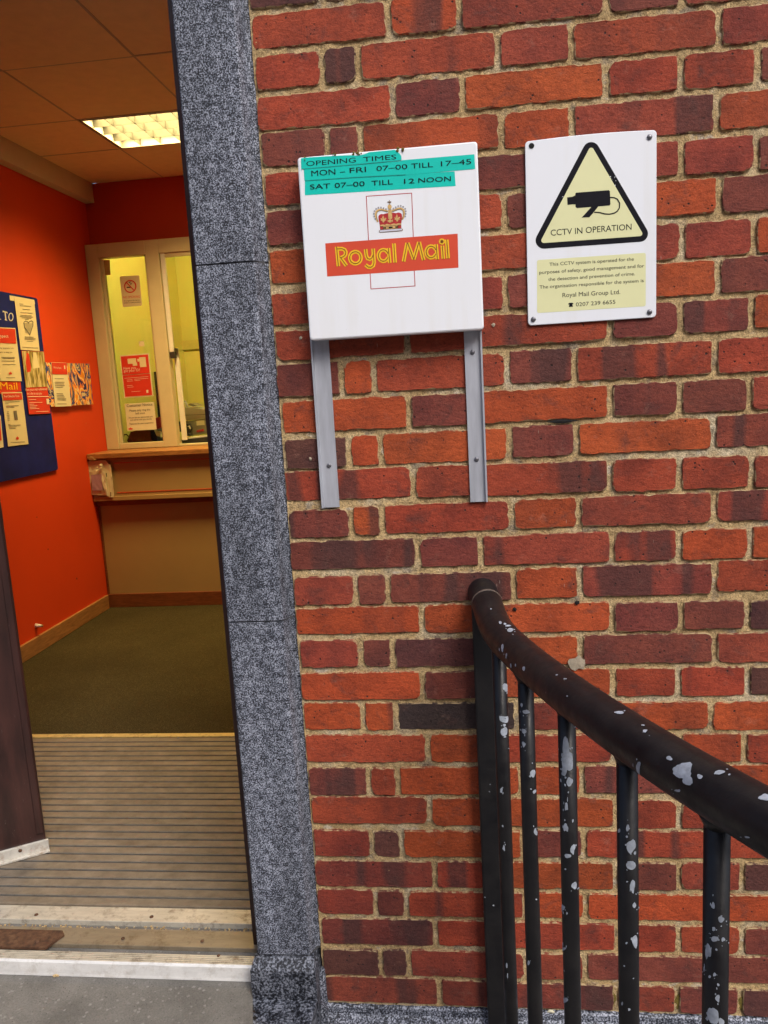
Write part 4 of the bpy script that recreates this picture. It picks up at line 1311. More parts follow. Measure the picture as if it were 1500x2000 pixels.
box('glass_pane', -1.650, -1.41, 2.956, 2.961, -0.829, 0.1915, M['glass'], scr)
zm = at(330, 688, 'y', 2.95).z
sash = box('sliding_sash', -1.3150, -1.2900, FY0 + 0.006, FY0 + 0.026, zm, 0.1915, M['white_plastic'], scr, b=0.002)
box('glass_pane', -1.2898, -0.4605, FY0 + 0.014, FY0 + 0.018, zm, 0.1915, M['glass'], scr)
box('sash_rail', -1.2898, -0.4605, FY0 + 0.008, FY0 + 0.024, 0.17, 0.1915, M['frame'], scr)
box('sliding_sash', -1.3020, -1.2750, FY0 + 0.032, FY0 + 0.05, -0.83, zm + 0.02, M['white_plastic'], scr, b=0.002)
box('sash_stop', -1.3150, -1.2850, FY0 + 0.006, FY0 + 0.028, zm - 0.035, zm - 0.001, M['machine_dark'], scr)
# papers on the glass
YG = 2.9545
S6 = Sheet(160, 460, 280 / 1273, 'y', YG, -1)
def paper(name, sh, pts, m, label, cat, group=None, thick=0.0012):
    c = sum((sh.p(q) for q in pts), Vector()) / len(pts)
    v = [sh.p(q, 0.0) for q in pts] + [sh.p(q, -thick) for q in pts]
    n = len(pts)
    root = thing(name, c, label, cat, group)
    f = [tuple(range(n)), tuple(range(2 * n - 1, n - 1, -1))] + [(i, (i + 1) % n, n + (i + 1) % n, n + i) for i in range(n)]
    obj('sheet', v, f, m, root)
    return root
T1, T2, T3 = 0.0015, 0.0019, 0.0023
ns = paper('no_smoking_sticker', S6, [(335, 372), (345, 362), (500, 353), (510, 360), (534, 612), (526, 624), (372, 636), (362, 628)], M['paper'], 'small no smoking sticker near the top of the left glass pane', 'sticker')
mb = MB(); stroke(S6, arc(430, 452, 50, 53, 0, 345, 23), 10, T1, mb, True); stroke(S6, [(394, 416), (466, 489)], 9, T1 + 0.0003, mb); mb.build('prohibition_ring', M['poster_red'], ns)
mb = MB(); stroke(S6, [(398, 461), (440, 459)], 9, T1, mb); stroke(S6, [(430, 440), (442, 428), (420, 418), (432, 408)], 4, T1, mb); mb.build('cigarette', M['ink'], ns)
text(S6, 'NO SMOKING', (368, 559), (517, 551), 539, M['poster_red'], ns, T1)
text(S6, 'It is against the law to', (378, 586), (514, 578), 574, M['ink'], ns, T1)
text(S6, 'smoke in these premises', (374, 604), (522, 596), 592, M['ink'], ns, T1)
idp = paper('identity_poster', S6, [(337, 1065), (593, 1045), (635, 1425), (378, 1443)], M['paper_white'], 'red poster asking for ID, taped to the left glass pane', 'poster')
poly(S6, [(346, 1075), (587, 1056), (604, 1221), (362, 1238)], M['poster_red'], idp, T1, 'red_panel')
poly(S6, [(363, 1243), (605, 1226), (625, 1416), (386, 1432)], M['poster_red'], idp, T1, 'red_panel')
text(S6, 'Have you', (370, 1191), (480, 1183), 1168, M['poster_white'], idp, T2)
text(S6, 'got your ID?', (373, 1214), (518, 1204), 1191, M['poster_white'], idp, T2)
mb = MB()
for q in ([(405, 1095), (480, 1089), (485, 1135), (410, 1141)], [(508, 1082), (565, 1078), (575, 1165), (518, 1170)], [(492, 1096), (520, 1094), (524, 1118), (495, 1120)], [(450, 1130), (490, 1127), (494, 1155), (454, 1158)]):
    mb.add([S6.p(p_, T2 + 0.0002 * len(mb.f)) for p_ in q], [(0, 1, 2, 3)])
mb.build('card_drawing', M['paper'], idp)
mb = MB()
for y, a, b in [(1268, 378, 590), (1285, 400, 450), (1283, 465, 590), (1297, 402, 455), (1295, 468, 520), (1335, 400, 450), (1350, 405, 460), (1392, 440, 520)]:
    stroke(S6, [(a, y - (a - 380) * 0.075), (b, y - (b - 380) * 0.075)], 2.5, T2, mb)
mb.build('small_print', M['poster_white'], idp)
poly(S6, [(572, 1372), (590, 1370), (592, 1396), (575, 1398)], M['poster_white'], idp, T2, 'emblem')
cn = paper('customer_notice', S6, [(380, 1495), (640, 1478), (663, 1722), (405, 1735)], M['paper_white'], 'white customer notice about the bell, lowest sheet on the left glass pane', 'notice')
for body, L, R, tp in [('Customer Notice', (400, 1523), (628, 1509), 1499), ('Please only ring the', (425, 1564), (608, 1553), 1546), ('bell once', (478, 1588), (560, 1583), 1571),
                       ('We are on our way to help you', (417, 1625), (630, 1612), 1611), ('and will be with you shortly', (430, 1645), (622, 1634), 1631), ('Thank you for your cooperation', (422, 1680), (637, 1667), 1665)]:
    text(S6, body, L, R, tp, M['ink'], cn, T1)
poly(S6, [(414, 1712), (424, 1712), (432, 1702), (440, 1711), (452, 1710), (450, 1722), (416, 1724)], M['poster_red'], cn, T1, 'emblem')
tag(obj('tape_piece', [S6.p(q, 0) for q in [(186, 222), (247, 216), (254, 350), (203, 354)]], [(0, 1, 2, 3)], M['tape']), 'brown tape scrap in the top corner of the left glass pane', 'tape')
tag(obj('tape_remnant', [S6.p(q, 0) for q in [(502, 942), (552, 935), (556, 982), (512, 986)]], [(0, 1, 2, 3)], M['paper']), 'pale square tape remnant on the glass above the red ID poster', 'tape')

# ================================================================== COUNTER
ctr = thing('service_counter', (-0.6, 2.72, ZF), 'beige panelled service counter with varnished wooden edge', 'counter')
CX0, CX1 = XL + 0.003, XR - 0.003
box('worktop', CX0, CX1, 2.672, FY0 + 0.1, -0.893, -0.8635, M['wood'], ctr, b=0.004)
box('upper_panel', CX0, CX1, 2.700, 2.74, -1.102, -0.8935, M['laminate'], ctr)
box('bottom_lip', CX0, CX1, 2.694, 2.76, -1.126, -1.1025, M['laminate'], ctr, b=0.002)
box('painted_lip_shade', CX0, CX1, 2.722, 2.76, -1.156, -1.1265, M['wood_dark'], ctr)  # dark strip standing in for the shade under the counter lip
box('lower_panel', CX0, CX1, 2.738, 2.77, ZF + 0.078, -1.1565, M['laminate'], ctr)
box('plinth_board', CX0, CX1, 2.730, 2.765, ZF, ZF + 0.0775, M['wood_dark'], ctr, b=0.002)
for z in (-0.921, -1.083):
    box('pinstripe', -1.60, CX1, 2.6985, 2.7005, z - 0.0022, z + 0.0022, M['pinline'], ctr)
box('panel_edge', CX0 + 0.001, CX0 + 0.012, 2.7335, 2.74, ZF + 0.078, -1.157, M['wood_dark'], ctr)
# torn notice at the end of the counter
ST = Sheet(160, 870, 100 / 1500, 'y', 2.69, -1)
tn = thing('torn_notice', ST.p((540, 980)), 'torn pink and white paper packet taped to the counter end', 'notice')
def crumple(pts, m, name, layer, seed, amp=0.006):
    rr = random.Random(seed)
    bm = bmesh.new()
    vs_ = [bm.verts.new(ST.p(q, layer)) for q in pts]
    bm.faces.new(vs_)
    bmesh.ops.triangulate(bm, faces=bm.faces[:])
    bmesh.ops.subdivide_edges(bm, edges=bm.edges[:], cuts=3, use_grid_fill=True)
    for q in bm.verts:
        q.co.y -= abs(noise.noise(q.co * 45 + Vector((seed, 0, 0)))) * amp
    bm.verts.index_update()
    o = obj(name, [q.co.copy() for q in bm.verts], [tuple(q.index for q in ff.verts) for ff in bm.faces], m, tn)
    bm.free()
    return o
crumple([(165, 465), (700, 428), (700, 500), (790, 515), (800, 545), (850, 560), (880, 720), (850, 760), (875, 1000), (940, 1190), (945, 1510), (800, 1515), (740, 1450), (230, 1450), (190, 1400), (180, 960), (140, 640)], M['paper'], 'torn_sheet', 0.003, 2)
crumple([(290, 860), (600, 830), (640, 1300), (340, 1310)], M['pink_paper'], 'pink_label', 0.011, 3, 0.003)
crumple([(235, 560), (300, 680), (430, 700), (560, 640), (570, 530), (620, 520), (650, 590), (600, 660), (460, 740), (290, 720)], M['paper_white'], 'torn_flap', 0.012, 4, 0.008)
crumple([(600, 700), (700, 760), (720, 1200), (790, 1500), (740, 1440), (620, 1100)], M['paper_white'], 'torn_flap', 0.011, 5, 0.008)
crumple([(240, 290), (350, 265), (360, 330), (430, 370), (480, 405), (360, 430), (250, 420)], M['tape'], 'tape_end', 0.016, 6, 0.004)
mb = MB()
for a, b in (((740, 800), (752, 910)), ((870, 1360), (874, 1480))):
    stroke(ST, [a, b], 24, 0.011, mb)
mb.build('print_mark', M['mark_brown'], tn)
# old screw holes and scuffs on the left wall
def wall_mark(px, py, r, m, seed):
    c = at(px, py, 'x', XL + 0.0006); rr = random.Random(seed); k = 11
    v = [c] + [c + Vector((0, math.cos(2 * math.pi * i / k) * r * rr.uniform(0.5, 1.2), math.sin(2 * math.pi * i / k) * r * rr.uniform(0.5, 1.2))) for i in range(k)]
    obj('wall_mark', v, [(0, 1 + i, 1 + (i + 1) % k) for i in range(k)], m, lw)
M['filler'] = plain('old_filler', (0.5, 0.14, 0.06), 0.8, 0.2, 60)
for k, (px, py, r) in enumerate([(115, 832, 0.006), (168, 827, 0.005), (94, 1073, 0.005), (72, 1010, 0.004), (150, 1130, 0.006)]):
    wall_mark(px, py, r, M['filler'] if k < 2 else M['mark_brown'], 70 + k)
# door stop peg on the left wall
pg = at(70, 1222, 'x', XL)
st = thing('door_stop', pg, 'small white peg sticking out low on the orange-red wall', 'door stop')
MB().tube([pg, pg + Vector((0.012, 0, 0)), pg + Vector((0.03, 0, -0.001))], [0.011, 0.008, 0.006], 12).build('peg', M['white_plastic'], st, smooth=True)
MB().tube([pg + Vector((0.0302, 0, -0.001)), pg + Vector((0.034, 0, -0.001))], 0.006, 12).build('peg_cap', M['tape'], st, smooth=True)

# ================================================================== NOTICEBOARD
XP = XL + 0.0125
SB = Sheet(0, 560, 0.2, 'x', XP, 1)
board = thing('notice_board', SB.p((250, 900)), 'dark navy board of pinned notices on the orange-red wall', 'notice board')
p1, p2 = SB.p((380, 140)), SB.p((556, 1765))
yr = (p1.y + p2.y) / 2; zt_, zb_ = p1.z + 0.012, p2.z - 0.012
rp_ = []
for cy, cz, a0 in ((yr - 0.012, zt_ - 0.012, 0), (1.3 + 0.012, zt_ - 0.012, 90), (1.3 + 0.012, zb_ + 0.012, 180), (yr - 0.012, zb_ + 0.012, 270)):
    rp_ += [(cy + 0.012 * math.cos(math.radians(a0 + 22.5 * k)), cz + 0.012 * math.sin(math.radians(a0 + 22.5 * k))) for k in range(5)]
MB().prism(rp_, 'x', XL + 0.0005, XP - 0.0005).build('board_panel', M['board'], board)
def serif_letters():
    mb = MB()
    def q(pts): mb.add([SB.p(p_, 0.0008 + 0.00008 * len(mb.f)) for p_ in pts], [tuple(range(len(pts)))])
    q([(22, 233), (72, 246), (73, 268), (68, 258), (28, 247), (26, 256)])              # T bar
    q([(42, 246), (54, 248), (62, 325), (50, 322)]); q([(44, 320), (68, 326), (68, 332), (44, 326)])
    v, f = stroke_pts(arc(104, 295, 21, 36, 0, 350, 22), 9, True)
    mb.add([SB.p(p_, 0.0012) for p_ in v], f)
    q([(-6, 312), (4, 316), (5, 326), (-6, 323)])
    return mb.build('lettering', M['letter_pale'], board)
serif_letters()
poly(SB, [(-150, 900), (198, 925), (208, 1022), (-150, 1062)], M['poster_red'], board, 0.0008, 'red_band')
text(SB, 'Mail', (2, 1003), (170, 1004), 932, M['yellow'], board, 0.0016)
def bpaper(name, pts, m, label, cat='notice', lay=0.002):
    sh = Sheet(SB.ox, SB.oy, SB.s, 'x', XP + lay, 1)
    return paper(name, sh, pts, m, label, cat), sh
GN = None
h1, s1 = bpaper('heart_notice', [(140, 112), (333, 130), (388, 628), (203, 615)], M['paper'], 'white sheet with a heart drawing at the top right of the navy board', lay=0.003)
hp = [(230, 350), (245, 335), (265, 340), (275, 355), (285, 342), (305, 332), (320, 345), (318, 380), (305, 420), (287, 470), (262, 430), (238, 400)]
mb = MB(); stroke(s1, hp, 7, T1, mb, True)
for i in range(9): stroke(s1, [(236 + i, 360 + i * 11), (316 - i * 3, 362 + i * 11)], 3, T1 + 0.0002, mb)
mb.build('heart_drawing', M['ink_soft'], h1)
mb = MB()
for y, a, b in [(168, 185, 225), (185, 190, 300), (220, 218, 290), (252, 195, 315), (278, 195, 305), (290, 190, 320), (303, 210, 305), (318, 240, 278), (488, 240, 325), (500, 240, 345), (512, 238, 345), (530, 258, 320), (590, 215, 370)]:
    stroke(s1, [(a, y), (b, y + (b - a) * 0.06)], 4.5, T1, mb)
mb.build('small_print', M['ink_soft'], h1)
h2, s2 = bpaper('respect_notice', [(-65, 392), (150, 404), (213, 922), (5, 920)], M['paper'], 'white notice with red heading cut by the left edge of the picture', lay=0.004)
poly(s2, [(-58, 402), (145, 412), (158, 556), (-40, 548)], M['poster_red'], h2, T1, 'red_panel')
text(s2, 'Respect', (-42, 492), (80, 497), 464, M['poster_white'], h2, T2)
text(s2, 'Our employees are', (-12, 606), (130, 606), 590, M['ink'], h2, T1)
text(s2, 'here to help you', (-8, 646), (118, 646), 630, M['ink'], h2, T1)
mb = MB()
for y, a, b in [(690, 8, 140), (700, 20, 142), (725, 15, 145), (760, 22, 150), (888, 55, 145)]:
    stroke(s2, [(a, y), (b, y)], 4.5, T1, mb)
mb.build('small_print', M['ink_soft'], h2)
poly(s2, [(84, 838), (92, 838), (99, 828), (106, 838), (114, 840), (112, 856), (86, 856)], M['poster_red'], h2, T1, 'emblem')
h3, s3 = bpaper('collection_times_notice', [(15, 1032), (215, 1028), (278, 1536), (80, 1560)], M['paper'], 'white collection times sheet with red heading, lowest on the navy board', lay=0.003)
poly(s3, [(22, 1042), (208, 1038), (216, 1102), (30, 1110)], M['poster_red'], h3, T1, 'red_panel')
text(s3, 'Post Collection Times', (38, 1082), (185, 1077), 1060, M['poster_white'], h3, T2)
mb = MB()
for y, a, b in [(1125, 45, 190), (1142, 48, 80), (1165, 55, 180), (1178, 58, 140), (1222, 65, 85), (1238, 65, 85), (1255, 66, 92), (1272, 68, 92), (1290, 70, 92), (1305, 72, 92), (1345, 78, 100), (1355, 80, 200), (1370, 85, 160), (1385, 88, 150), (1520, 100, 240)]:
    stroke(s3, [(a, y), (b, y - (b - a) * 0.04)], 4.5, T1, mb)
mb.add([s3.p(q, T1) for q in [(128, 1212), (160, 1210), (172, 1300), (140, 1302)]], [(0, 1, 2, 3)])
mb.build('small_print', M['ink_soft'], h3)
poly(s3, [(153, 1472), (161, 1470), (167, 1458), (173, 1470), (182, 1472), (179, 1490), (156, 1492)], M['poster_red'], h3, T1, 'emblem')
h4, s4 = bpaper('redelivery_poster', [(208, 625), (425, 632), (495, 1236), (285, 1246)], M['poster_red'], 'poster with woodland photo above a red text panel on the navy board', 'poster', lay=0.004)
poly(s4, [(210, 628), (423, 635), (468, 975), (252, 985)], M['photo'], h4, T1, 'photo_panel')
poly(s4, [(255, 640), (278, 655), (300, 780), (295, 830), (262, 835), (248, 740)], M['poster_red'], h4, T2, 'red_figure')
poly(s4, [(320, 640), (350, 645), (375, 760), (385, 790), (320, 800)], M['paper'], h4, T2, 'pale_figure')
text(s4, 'Have your mail redelivered', (246, 1018), (455, 1010), 992, M['poster_white'], h4, T2)
text(s4, 'on a day to suit you', (262, 1054), (405, 1052), 1030, M['poster_white'], h4, T2)
mb = MB(); stroke(s4, [(266, 1074), (474, 1072)], 6, T2, mb)
for y, a, b in [(1104, 275, 350), (1132, 283, 410), (1148, 284, 330), (1164, 286, 360), (1178, 287, 350), (1192, 288, 380), (1220, 350, 470)]:
    stroke(s4, [(a, y), (b, y - (b - a) * 0.03)], 4, T2, mb)
mb.add([s4.p(q, T2) for q in [(448, 1095), (474, 1094), (480, 1146), (454, 1148)]], [(0, 1, 2, 3)])
mb.build('small_print', M['poster_white'], h4)
h5, s5 = bpaper('small_leaflet', [(-100, 1262), (6, 1256), (36, 1566), (-60, 1590)], M['paper_white'], 'white leaflet with red edge at the bottom left corner of the view', 'leaflet', lay=0.003)
poly(s5, [(-90, 1300), (0, 1296), (14, 1500), (-70, 1510)], M['poster_red'], h5, T1, 'red_panel')
tag(obj('backing_sheet', [SB.p(q, 0.0012) for q in [(90, 84), (332, 128), (340, 170), (95, 132)]], [(0, 1, 2, 3)], M['paper']), 'white paper edge showing behind the heart notice', 'notice')
# swirled art print beside the board
SM = Sheet(0, 570, 0.18, 'x', XP + 0.006, 1)
mu = paper('art_print', SM, [(485, 765), (970, 780), (1012, 1220), (545, 1246)], M['mural'], 'blue and orange swirled print on the red wall beside the navy board', 'poster', thick=0.004)
mn = paper('info_card', Sheet(0, 570, 0.18, 'x', XP + 0.0095, 1), [(555, 764), (718, 769), (776, 1240), (600, 1246)], M['paper_white'], 'white card with red top taped over the swirled print', 'notice')
SM2 = Sheet(0, 570, 0.18, 'x', XP + 0.0095, 1)
poly(SM2, [(557, 768), (716, 772), (732, 897), (566, 894)], M['poster_red'], mn, T1, 'red_panel')
text(SM2, "We're here", (578, 832), (662, 836), 810, M['poster_white'], mn, T2)
poly(SM2, [(690, 802), (702, 800), (706, 838), (694, 838)], M['poster_white'], mn, T2, 'emblem')
mb = MB()
for y, a, b in [(942, 590, 690), (980, 590, 698), (998, 592, 695), (1015, 594, 700), (1033, 596, 680), (1105, 610, 680), (1122, 612, 690), (1140, 614, 700), (1158, 618, 715), (1172, 620, 715), (1215, 620, 720)]:
    stroke(SM2, [(a, y), (b, y + (b - a) * 0.01)], 5, T1, mb)
mb.build('small_print', M['ink_soft'], mn)

# ================================================================== OFFICE BEHIND THE GLASS
YO = 4.3
box('office_back_wall', XL, XR, YO, YO + 0.08, ZF, ZC + 0.02, M['office_wall'], kind='structure')
box('office_side_wall', XL + 0.0005, XL + 0.01, YB + 0.101, YO, ZF + 0.001, ZC, M['office_wall'], kind='structure')
box('office_ceiling', XL + 0.01, XR, YB + 0.101, YO, ZC - 0.001, ZC + 0.012, M['office_wall'], kind='structure')
dk = thing('office_desk', (-0.6, 3.4, ZF), 'worn desk top behind the serving window', 'desk')
box('desk_top', XL + 0.012, XR - 0.01, 3.03, 3.75, -0.905, -0.875, M['desk'], dk, b=0.003)
box('desk_leg', XL + 0.05, XL + 0.1, 3.1, 3.15, ZF, -0.9055, M['desk'], dk)
box('desk_leg', XR - 0.1, XR - 0.05, 3.1, 3.15, ZF, -0.9055, M['desk'], dk)
# unseen strip lamp on the office ceiling, inferred from the glow behind the glass
ol = thing('office_strip_light', (-0.9, 3.16, ZC - 0.02), 'lit strip lamp under the office ceiling hidden above the window head', 'ceiling light')
box('lamp_body', -1.5, -0.2, 3.13, 3.19, ZC - 0.03, ZC - 0.002, M['white_plastic'], ol, b=0.004)
MB().tube([(-1.48, 3.16, ZC - 0.045), (-0.22, 3.16, ZC - 0.045)], 0.013, 12).build('lamp_tube', emit_material('office_tube_glow', (1.0, 0.92, 0.34), 78.0), ol, smooth=True)
# office things
SP = Sheet(300, 640, 0.12, 'y', 3.25, -1)
def slab(name, pts, m, parent, y0, y1):
    q = [at(300 + a * 0.12, 640 + b * 0.12, 'y', y0) for a, b in pts]
    n = len(q)
    v = q + [Vector((p_.x, y1, p_.z)) for p_ in q]
    f = [tuple(range(n)), tuple(range(2 * n - 1, n - 1, -1))] + [(i, (i + 1) % n, n + (i + 1) % n, n + i) for i in range(n)]
    return obj(name, v, f, m, parent)
bx_ = thing('file_box', SP.p((720, 1600)), 'grey green card box with a paper label behind the right pane', 'box')
slab('box_body', [(490, 1530), (985, 1490), (1000, 1700), (505, 1770)], M['cardboard'], bx_, 3.25, 3.5)
slab('box_label', [(695, 1520), (820, 1510), (830, 1585), (700, 1592)], M['paper'], bx_, 3.246, 3.2495)
slab('red_tag', [(700, 1675), (815, 1645), (815, 1685), (700, 1705)], M['red_cloth'], bx_, 3.246, 3.2495)
mc = thing('desk_telephone', SP.p((700, 1380)), 'beige desk telephone resting on the grey box behind the right pane', 'telephone')
slab('phone_body', [(455, 1295), (560, 1300), (800, 1325), (985, 1350), (985, 1420), (900, 1480), (480, 1515)], M['machine'], mc, 3.27, 3.46)
slab('phone_base', [(480, 1420), (985, 1400), (985, 1412), (480, 1430)], M['cardboard'], mc, 3.262, 3.269)
MB().tube([at(300 + a * 0.12, 640 + b * 0.12, 'y', 3.3) for a, b in ((470, 1275), (480, 1215), (510, 1200), (535, 1245), (550, 1300))], 0.008, 10).build('handset', M['white_plastic'], mc, smooth=True)
slab('keypad', [(560, 1255), (600, 1230), (720, 1275), (640, 1285)], M['cardboard'], mc, 3.28, 3.4)
tr_ = thing('letter_tray', SP.p((720, 1850)), 'low dark grey tray on the window sill behind the right pane', 'tray')
slab('tray_body', [(455, 1825), (985, 1765), (985, 1860), (470, 1905)], M['machine_dark'], tr_, 3.06, 3.2)
slab('tray_paper', [(530, 1795), (985, 1745), (985, 1762), (520, 1815)], M['machine'], tr_, 3.07, 3.19)
sp_ = thing('tape_dispenser', SP.p((560, 1660)), 'dark dispenser with a pale reel beside the grey box', 'tape dispenser')
slab('dispenser_body', [(500, 1560), (560, 1570), (600, 1640), (560, 1720), (620, 1760), (505, 1765)], M['machine_dark'], sp_, 3.2, 3.24)
slab('reel', [(545, 1605), (580, 1595), (600, 1640), (590, 1650), (570, 1615)], M['paper_white'], sp_, 3.19, 3.199)
# hanging coat and bag behind the left pane
SQ = (160, 460, 0.22)
def slab6(name, pts, m, parent, y0, y1):
    q = [at(160 + a * 0.22, 460 + b * 0.22, 'y', y0) for a, b in pts]
    n = len(q)
    v = q + [Vector((p_.x, y1, p_.z)) for p_ in q]
    f = [tuple(range(n)), tuple(range(2 * n - 1, n - 1, -1))] + [(i, (i + 1) % n, n + (i + 1) % n, n + i) for i in range(n)]
    return obj(name, v, f, m, parent)
ch = thing('office_chair', (-1.45, 3.95, ZF), 'black high backed office chair behind the left pane', 'chair')
slab6('backrest', [(545, 1440), (600, 1215), (680, 1205), (735, 1350), (745, 1610), (560, 1640)], M['coat'], ch, 3.7, 3.85)
slab6('seat', [(520, 1690), (760, 1670), (775, 1760), (530, 1790)], M['coat'], ch, 3.62, 4.0)
cx_ = at(160 + 650 * 0.22, 460 + 1800 * 0.22, 'y', 3.8)
MB().tube([(cx_.x, 3.8, ZF + 0.03), (cx_.x, 3.8, cx_.z + 0.02)], 0.03, 10).build('pedestal', M['machine_dark'], ch, smooth=True)
bg_ = thing('black_bag', (-1.5, 3.3, -0.875), 'black bag slumped on the desk low behind the left pane', 'bag')
slab6('bag_body', [(400, 1820), (430, 1745), (520, 1718), (640, 1725), (668, 1770), (665, 1830), (420, 1855)], M['coat'], bg_, 3.15, 3.4)
MB().tube([at(160 + a * 0.22, 460 + b * 0.22, 'y', 3.14) for a, b in ((368, 1800), (372, 1770), (395, 1765), (430, 1800), (450, 1840))], 0.0045, 8).build('strap', M['coat'], bg_, smooth=True)
rd = thing('red_lanyard', (-1.35, 3.3, -0.8), 'red and white lanyard bundle beside the black bag', 'lanyard')
slab6('red_strap', [(650, 1620), (690, 1610), (700, 1700), (665, 1720)], M['red_cloth'], rd, 3.1, 3.14)
slab6('white_tag', [(640, 1730), (690, 1745), (700, 1790), (665, 1780)], M['machine'], rd, 3.1, 3.13)
dv = thing('wall_dial', at(160 + 325 * 0.22, 460 + 1215 * 0.22, 'y', YO), 'round white dial on the yellow office wall', 'dial')
c = at(160 + 325 * 0.22, 460 + 1215 * 0.22, 'y', YO - 0.02)
MB().tube([c + Vector((0, 0.018, 0)), c], 0.06, 24).build('dial_face', M['paper_white'], dv)
MB().tube([c + Vector((0, -0.0005, 0)), c + Vector((0, -0.004, 0))], 0.03, 20).build('dial_centre', M['machine'], dv)
nl = thing('wall_label', at(160 + 345 * 0.22, 460 + 1330 * 0.22, 'y', YO - 0.004), 'pale paper label below the dial on the office wall', 'notice')
slab6('sheet', [(305, 1290), (400, 1285), (420, 1385), (335, 1390)], M['paper'], nl, YO - 0.006, YO - 0.002)
tr2 = slab6('wall_panel', [(820, 940), (1130, 915), (1140, 1000), (830, 1020)], plain('office_trunking', (0.66, 0.57, 0.2), 0.6, 0.04), None, YO - 0.02, YO - 0.002)
tag(tr2, 'yellowish cable trunking across the office wall', 'trunking')

# ================================================================== DOOR AND THRESHOLD
dframe = thing('door_frame', (-0.78, 0.1, ZF), 'dark brown door frame hidden behind the granite edge', 'door frame')
box('jamb', -0.1655, -0.1275, 0.07, 0.15, ZF - 0.011, 0.34, M['door'], dframe)
box('jamb', -1.4295, -1.385, 0.07, 0.15, ZF - 0.011, 0.34, M['door'], dframe)
box('head', -1.4295, -0.1275, 0.07, 0.15, 0.3405, 0.38, M['door'], dframe)
tipc = at(91, 1650, 'z', ZF + 0.022)
tip = Vector((tipc.x, tipc.y, 0))
q2 = at(0, 1682, 'z', ZF + 0.012); 
dirv = Vector((q2.x - tip.x, q2.y - tip.y, 0)).normalized()
nrm = Vector((dirv.y, -dirv.x, 0))
if nrm.y > 0: nrm = -nrm                       # outward (towards the street)
door = thing('door_leaf', tip + dirv * 0.6 + Vector((0, 0, ZF)), 'dark maroon door leaf standing open, pale metal strip along its bottom', 'door')
def leaf(name, s0, s1, n0, n1, z0, z1, m, parent=door, b=0.0):
    mb = MB().box(s0, s1, n0, n1, z0, z1, b)
    mb.v = [tip + dirv * q.x - nrm * q.y + Vector((0, 0, q.z)) for q in mb.v]
    return mb.build(name, m, parent)
leaf('leaf_panel', 0.0, 0.62, 0.0, 0.042, ZF + 0.012, 0.33, M['door'], b=0.003)
leaf('edge_moulding', 0.0035, 0.02, -0.006, -0.0002, ZF + 0.06, 0.325, M['door'], b=0.002)
kick = leaf('bottom_strip', -0.006, 0.62, -0.0075, -0.0003, ZF + 0.009, ZF + 0.04, M['kick'], b=0.0015)
leaf('strip_lip', -0.006, 0.62, -0.016, -0.0078, ZF + 0.008, ZF + 0.012, M['kick'], kick)
sp2 = tip + dirv * 0.062 + nrm * 0.0078 + Vector((0, 0, ZF + 0.030))
screw(kick, sp2, nrm, 0.0045, M['rust'])

th = thing('threshold', (-0.78, 0.08, ZF - 0.01), 'worn metal door threshold with rusty plate and aluminium nosing', 'threshold')
TX0, TX1 = -1.42, -0.1285
def strip(name, py0, py1, z0, z1, m, x0=TX0, x1=TX1, b=0.001, parent=th):
    ya, yb3 = fy(py1), fy(py0)
    return box(name, x0, x1, ya, yb3, z0, z1, m, parent, b=b)
strip('aluminium_strip', 1774, 1802, ZF - 0.01, ZF + 0.003, M['nosing'])
strip('floor_gap', 1802.5, 1812, ZF - 0.0118, ZF - 0.009, M['concrete'], b=0)
strip('flat_bar', 1812, 1845, ZF - 0.0117, ZF - 0.002, M['flatbar'])
yn0, yn1 = fy(1879), fy(1861)
mb = MB(); 
for i in range(5):
    a = yn0 + (yn1 - yn0) * i / 5
    mb.box(TX0, TX1 - 0.01, a + 0.0004, a + (yn1 - yn0) / 5 - 0.0012, ZF - 0.011, ZF + 0.001)
mb.box(TX0, TX1 - 0.0105, yn0, yn1, ZF - 0.0115, ZF - 0.001)
mb.build('ribbed_tread', M['nosing'], th)
mb = MB().prism([(yn0 - 0.0005, ZF + 0.0015), (yn0 - 0.0005, ZF - 0.012), (yn0 - 0.004, ZL + 0.001), (yn0 - 0.012, ZL + 0.001), (yn0 - 0.010, ZL + 0.006), (yn0 - 0.005, ZF - 0.002)], 'x', TX0, TX1 - 0.009)
M['nosing_white'] = worn_metal('nosing_front', (0.80, 0.79, 0.76), (0.5, 0.46, 0.4))
mb.build('nosing_front', M['nosing_white'], th)
c0 = at(118, 1838, 'z', ZF); c1 = at(0, 1858, 'z', ZF)
mb = MB().prism([(TX0, fy(1860)), (c0.x - 0.02, fy(1858)), (c0.x, fy(1830)), (c0.x - 0.01, fy(1823)), (TX0, fy(1820))], 'z', ZF - 0.0018, ZF + 0.004)
rp2 = mb.build('rusty_plate', M['rust'], th)
screw(rp2, at(73, 1839, 'z', ZF + 0.004), (0, 0, 1), 0.006, M['rust'], 'bolt_head')
for px, py in ((71, 1787), (296, 1791)):
    screw(th, at(px, py, 'z', ZF + 0.003), (0, 0, 1), 0.0045, M['rust'])
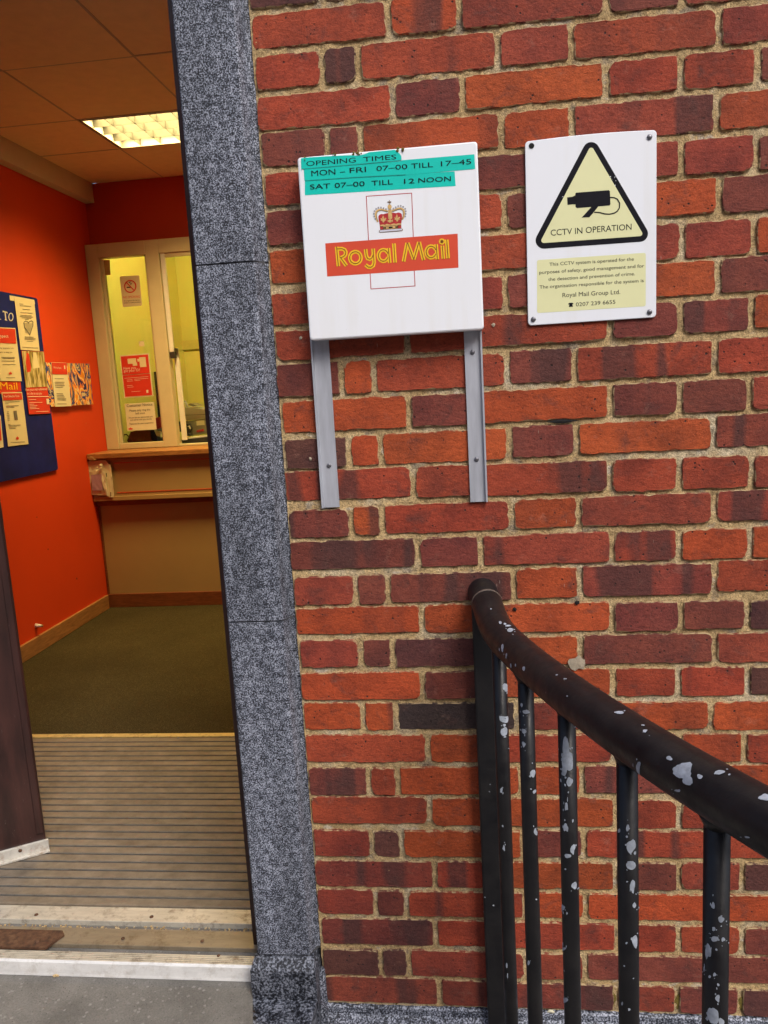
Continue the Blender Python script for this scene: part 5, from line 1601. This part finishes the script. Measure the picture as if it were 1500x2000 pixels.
for px, py in ((427, 1867), (240, 1833), (395, 1838)):
    screw(th, at(px, py, 'z', ZF + 0.0), (0, 0, 1), 0.004, M['rust'])
# debris in the gap
rr = random.Random(9); mb = MB()
for i in range(160):
    x = rr.uniform(-0.9, -0.15); y = rr.uniform(fy(1812) + 0.001, fy(1803)); r = rr.uniform(0.0008, 0.0025)
    bm = bmesh.new(); bmesh.ops.create_cube(bm, size=r * 2); bm.verts.index_update()
    mb.add([Vector((x, y, ZF - 0.008)) + q.co * rr.uniform(0.5, 1.2) for q in bm.verts], [tuple(q.index for q in ff.verts) for ff in bm.faces]); bm.free()
mb.build('grit', M['mortar'], th, kind='stuff')

# entrance mat of ribs
mt = thing('entrance_mat', (-0.7, 0.6, ZF), 'brown ribbed entrance mat running from the threshold to the carpet', 'mat')
ym0, ym1 = fy(1773.5), fy(1443)
NM = 26
MX0, MX1 = -1.60, 0.35
box('mat_base', MX0, MX1, 0.27, ym1, ZF + 0.0005, ZF + 0.002, M['mat_groove'], mt)
box('mat_base', TX0, TX1, ym0, 0.2695, ZF - 0.0115, ZF - 0.0045, M['mat_groove'], mt)
for i in range(NM):
    ya = ym0 + (ym1 - ym0) * i / NM + 0.0016; yb4 = ym0 + (ym1 - ym0) * (i + 1) / NM - 0.0062
    inn = ya < 0.27
    box('mat_strip', TX0 if inn else MX0, TX1 if inn else MX1, ya, yb4, ZF - 0.004 if inn else ZF + 0.0022, ZF + 0.006, M['mat'], mt, b=0.0014)
M['rib_alu'] = worn_metal('mat_rib_aluminium', (0.22, 0.21, 0.19))
for i in range(1, NM):
    y = ym0 + (ym1 - ym0) * i / NM
    inn = y < 0.272
    box('mat_rib', TX0 if inn else MX0, TX1 if inn else MX1, y - 0.0002, y + 0.0010, ZF - 0.004 if inn else ZF + 0.0022, ZF + 0.0052, M['rib_alu'], mt)
et = box('edge_trim', MX0, MX1, ym1 + 0.001, ym1 + 0.028, ZF + 0.0005, ZF + 0.007, M['brass'], mt, b=0.0015)
for px in (198, 348):
    screw(et, at(px, 1441, 'z', ZF + 0.007), (0, 0, 1), 0.004)
